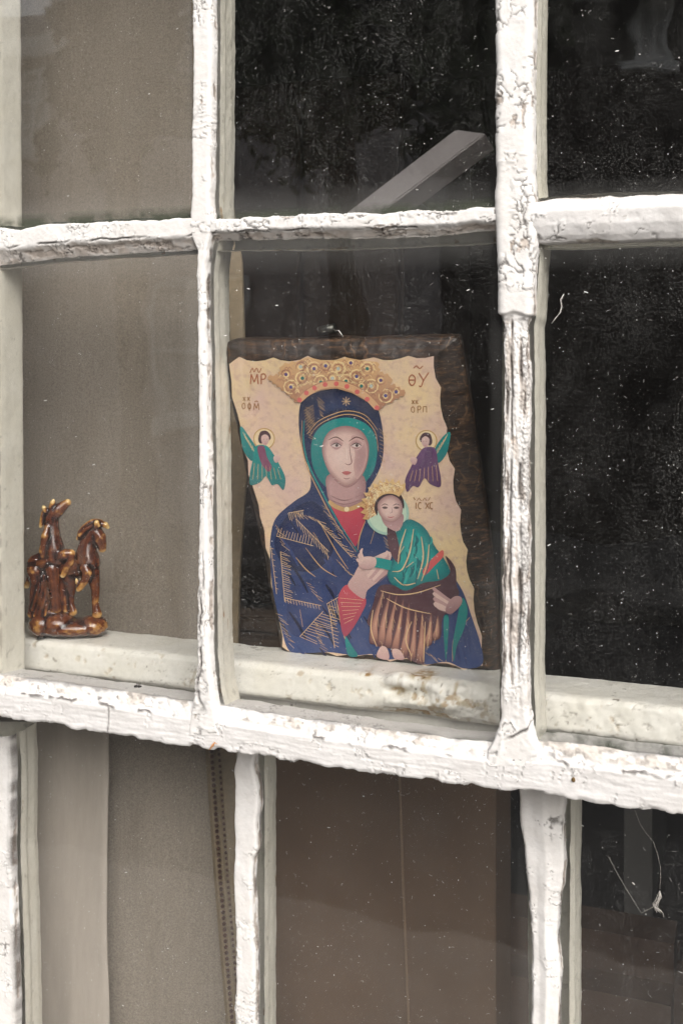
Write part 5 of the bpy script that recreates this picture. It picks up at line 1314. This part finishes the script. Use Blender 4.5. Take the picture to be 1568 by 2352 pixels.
# ------------------------------------------------------------------ small things on ledge, rail and glass
M_fly = simple('fly_black', (0.02, 0.018, 0.016), 0.4, 0.3, 300, 0)
M_wing = simple('fly_wing', (0.35, 0.33, 0.30), 0.4, 0.2, 300, 0)
def fly(px, py, y, label, s=1.0, rz=0.0, z=None):
    t = thing('dead_fly', label, 'fly', 'dead flies on the ledge')
    c = P(px, py, y); t.location = c if z is None else (c[0], c[1], z); t.rotation_euler = (0, 0, rz); t.scale = (s, s, s)
    bm = bmesh.new()
    for (x, r_, e) in ((-0.0022, 0.0016, 1.5), (0.0008, 0.0014, 1.1), (0.0026, 0.0010, 1.0)):
        bmesh.ops.create_icosphere(bm, subdivisions=2, radius=1, matrix=Matrix.Translation((x, 0, 0.0015)) @ Matrix.Diagonal((r_ * e, r_, r_, 1)))
    me = bpy.data.meshes.new('body'); bm.to_mesh(me); bm.free(); obj('body', me, M_fly, t)
    for k in range(6):
        sd = 1 if k % 2 else -1; x = -0.001 + (k // 2) * 0.0012
        obj('leg', tube_me('leg', [(x, 0, 0.0022), (x * 1.4, sd * 0.0018, 0.0042), (x * 1.6, sd * 0.0008, 0.0056)], 0.00016, 5), M_fly, t)
    for sd in (-1, 1):
        me = bpy.data.meshes.new('wing'); me.from_pydata([(0, sd * .0006, .0008), (-.002, sd * .003, .0006), (-.0048, sd * .0036, .0004), (-.0046, sd * .0016, .0004)], [], [(0, 1, 2, 3)])
        o = obj('wing', me, M_wing, t); md_ = o.modifiers.new('t', 'SOLIDIFY'); md_.thickness = 0.00008
fly(97, 1493, 0.086, 'dead black fly lying in front of the horse figurine', 1.15, 0.6, LZ - 0.0005)
fly(318, 1580, 0.0055, 'dead fly on the sloping rail below the left pane', 0.9, 0.3)
# dried insect husk, dropping
M_husk = simple('amber_husk', (0.50, 0.24, 0.10), 0.5, 0.3, 300, 0)
hk_ = thing('insect_husk', 'amber dried insect husk on the lower edge of the white rail', 'insect')
c = P(489, 1712, -0.002); hk_.location = c
obj('body', tube_me('body', [(-0.003, 0, -0.0035), (0, -0.0008, 0), (0.002, 0, 0.003)], [0.0005, 0.0011, 0.0006], 8), M_husk, hk_)
for k in range(4): obj('leg', tube_me('leg', [(0, -0.0005, 0), (0.003 - 0.0015 * k, -0.0018, 0.003 - 0.002 * k), (0.005 - 0.003 * k, -0.0006, 0.002 - 0.002 * k)], 0.00028, 5), M_husk, hk_)
bm = bmesh.new(); bmesh.ops.create_icosphere(bm, subdivisions=3, radius=1, matrix=Matrix.Translation(P(1316, 1791, -0.0008)) @ Matrix.Diagonal((0.0016, 0.0010, 0.0020, 1)))
for v in bm.verts: v.co += Vector((random.uniform(-1, 1), random.uniform(-1, 1), random.uniform(-1, 1))) * 0.00012
me = bpy.data.meshes.new('seed_husk'); bm.to_mesh(me); bm.free()
tag(obj('seed_husk', me, simple('seed_brown', (0.12, 0.07, 0.02), 0.6, 0.4, 500)), 'tiny brown seed husk stuck to the right of the white rail', 'seed')

# cobwebs on the lower right pane
M_web = simple('cobweb_grey', (0.62, 0.58, 0.53), 0.9, 0.2, 300, 0)
YG = YL + G - 0.0012
web = thing('cobweb', 'dusty cobweb threads hanging on the lower right pane', 'cobweb')
def thread(pts, r, parent=web):
    q = [P(x, y, YG) for x, y in pts]; obj('thread', tube_me('thread', q, r, 5), M_web, parent)
def c8(x, y): return 784 + x * .5, 1633 + y * .5
thread([c8(*q) for q in ((1345, 455), (1370, 520), (1400, 565), (1430, 600), (1450, 660), (1462, 710), (1465, 760), (1460, 820))], 0.00011)
thread([c8(*q) for q in ((1225, 670), (1270, 755), (1320, 840), (1375, 928), (1440, 895))], 0.00008)
r = random.Random(9)
for k in range(14):
    x, y = 1465 + r.gauss(0, 8), 855 + r.gauss(0, 8)
    thread([c8(1460, 825), c8(x, y), c8(1440 + r.gauss(0, 8), 895 + r.gauss(0, 6)), c8(1458 + r.gauss(0, 10), 920 + r.gauss(0, 5))], 0.00010)
thread([c8(*q) for q in ((1450, 905), (1475, 930), (1478, 948))], 0.00016)
web2 = thing('cobweb', 'curled wisp of dusty web on the right pane beside the broad bar', 'cobweb')
def p4(x, y): return 784 + x * .5, (580 + y / 1.6333) * .816667
r = random.Random(4)
for k in range(3):
    q = [P(*p4(x + r.gauss(0, 2), y + r.gauss(0, 2)), G - 0.001) for x, y in ((1020, 402), (1006, 430), (1010, 460), (1002, 490), (980, 515), (965, 540))]
    obj('thread', tube_me('thread', q, 0.00013, 5), M_web, web2)
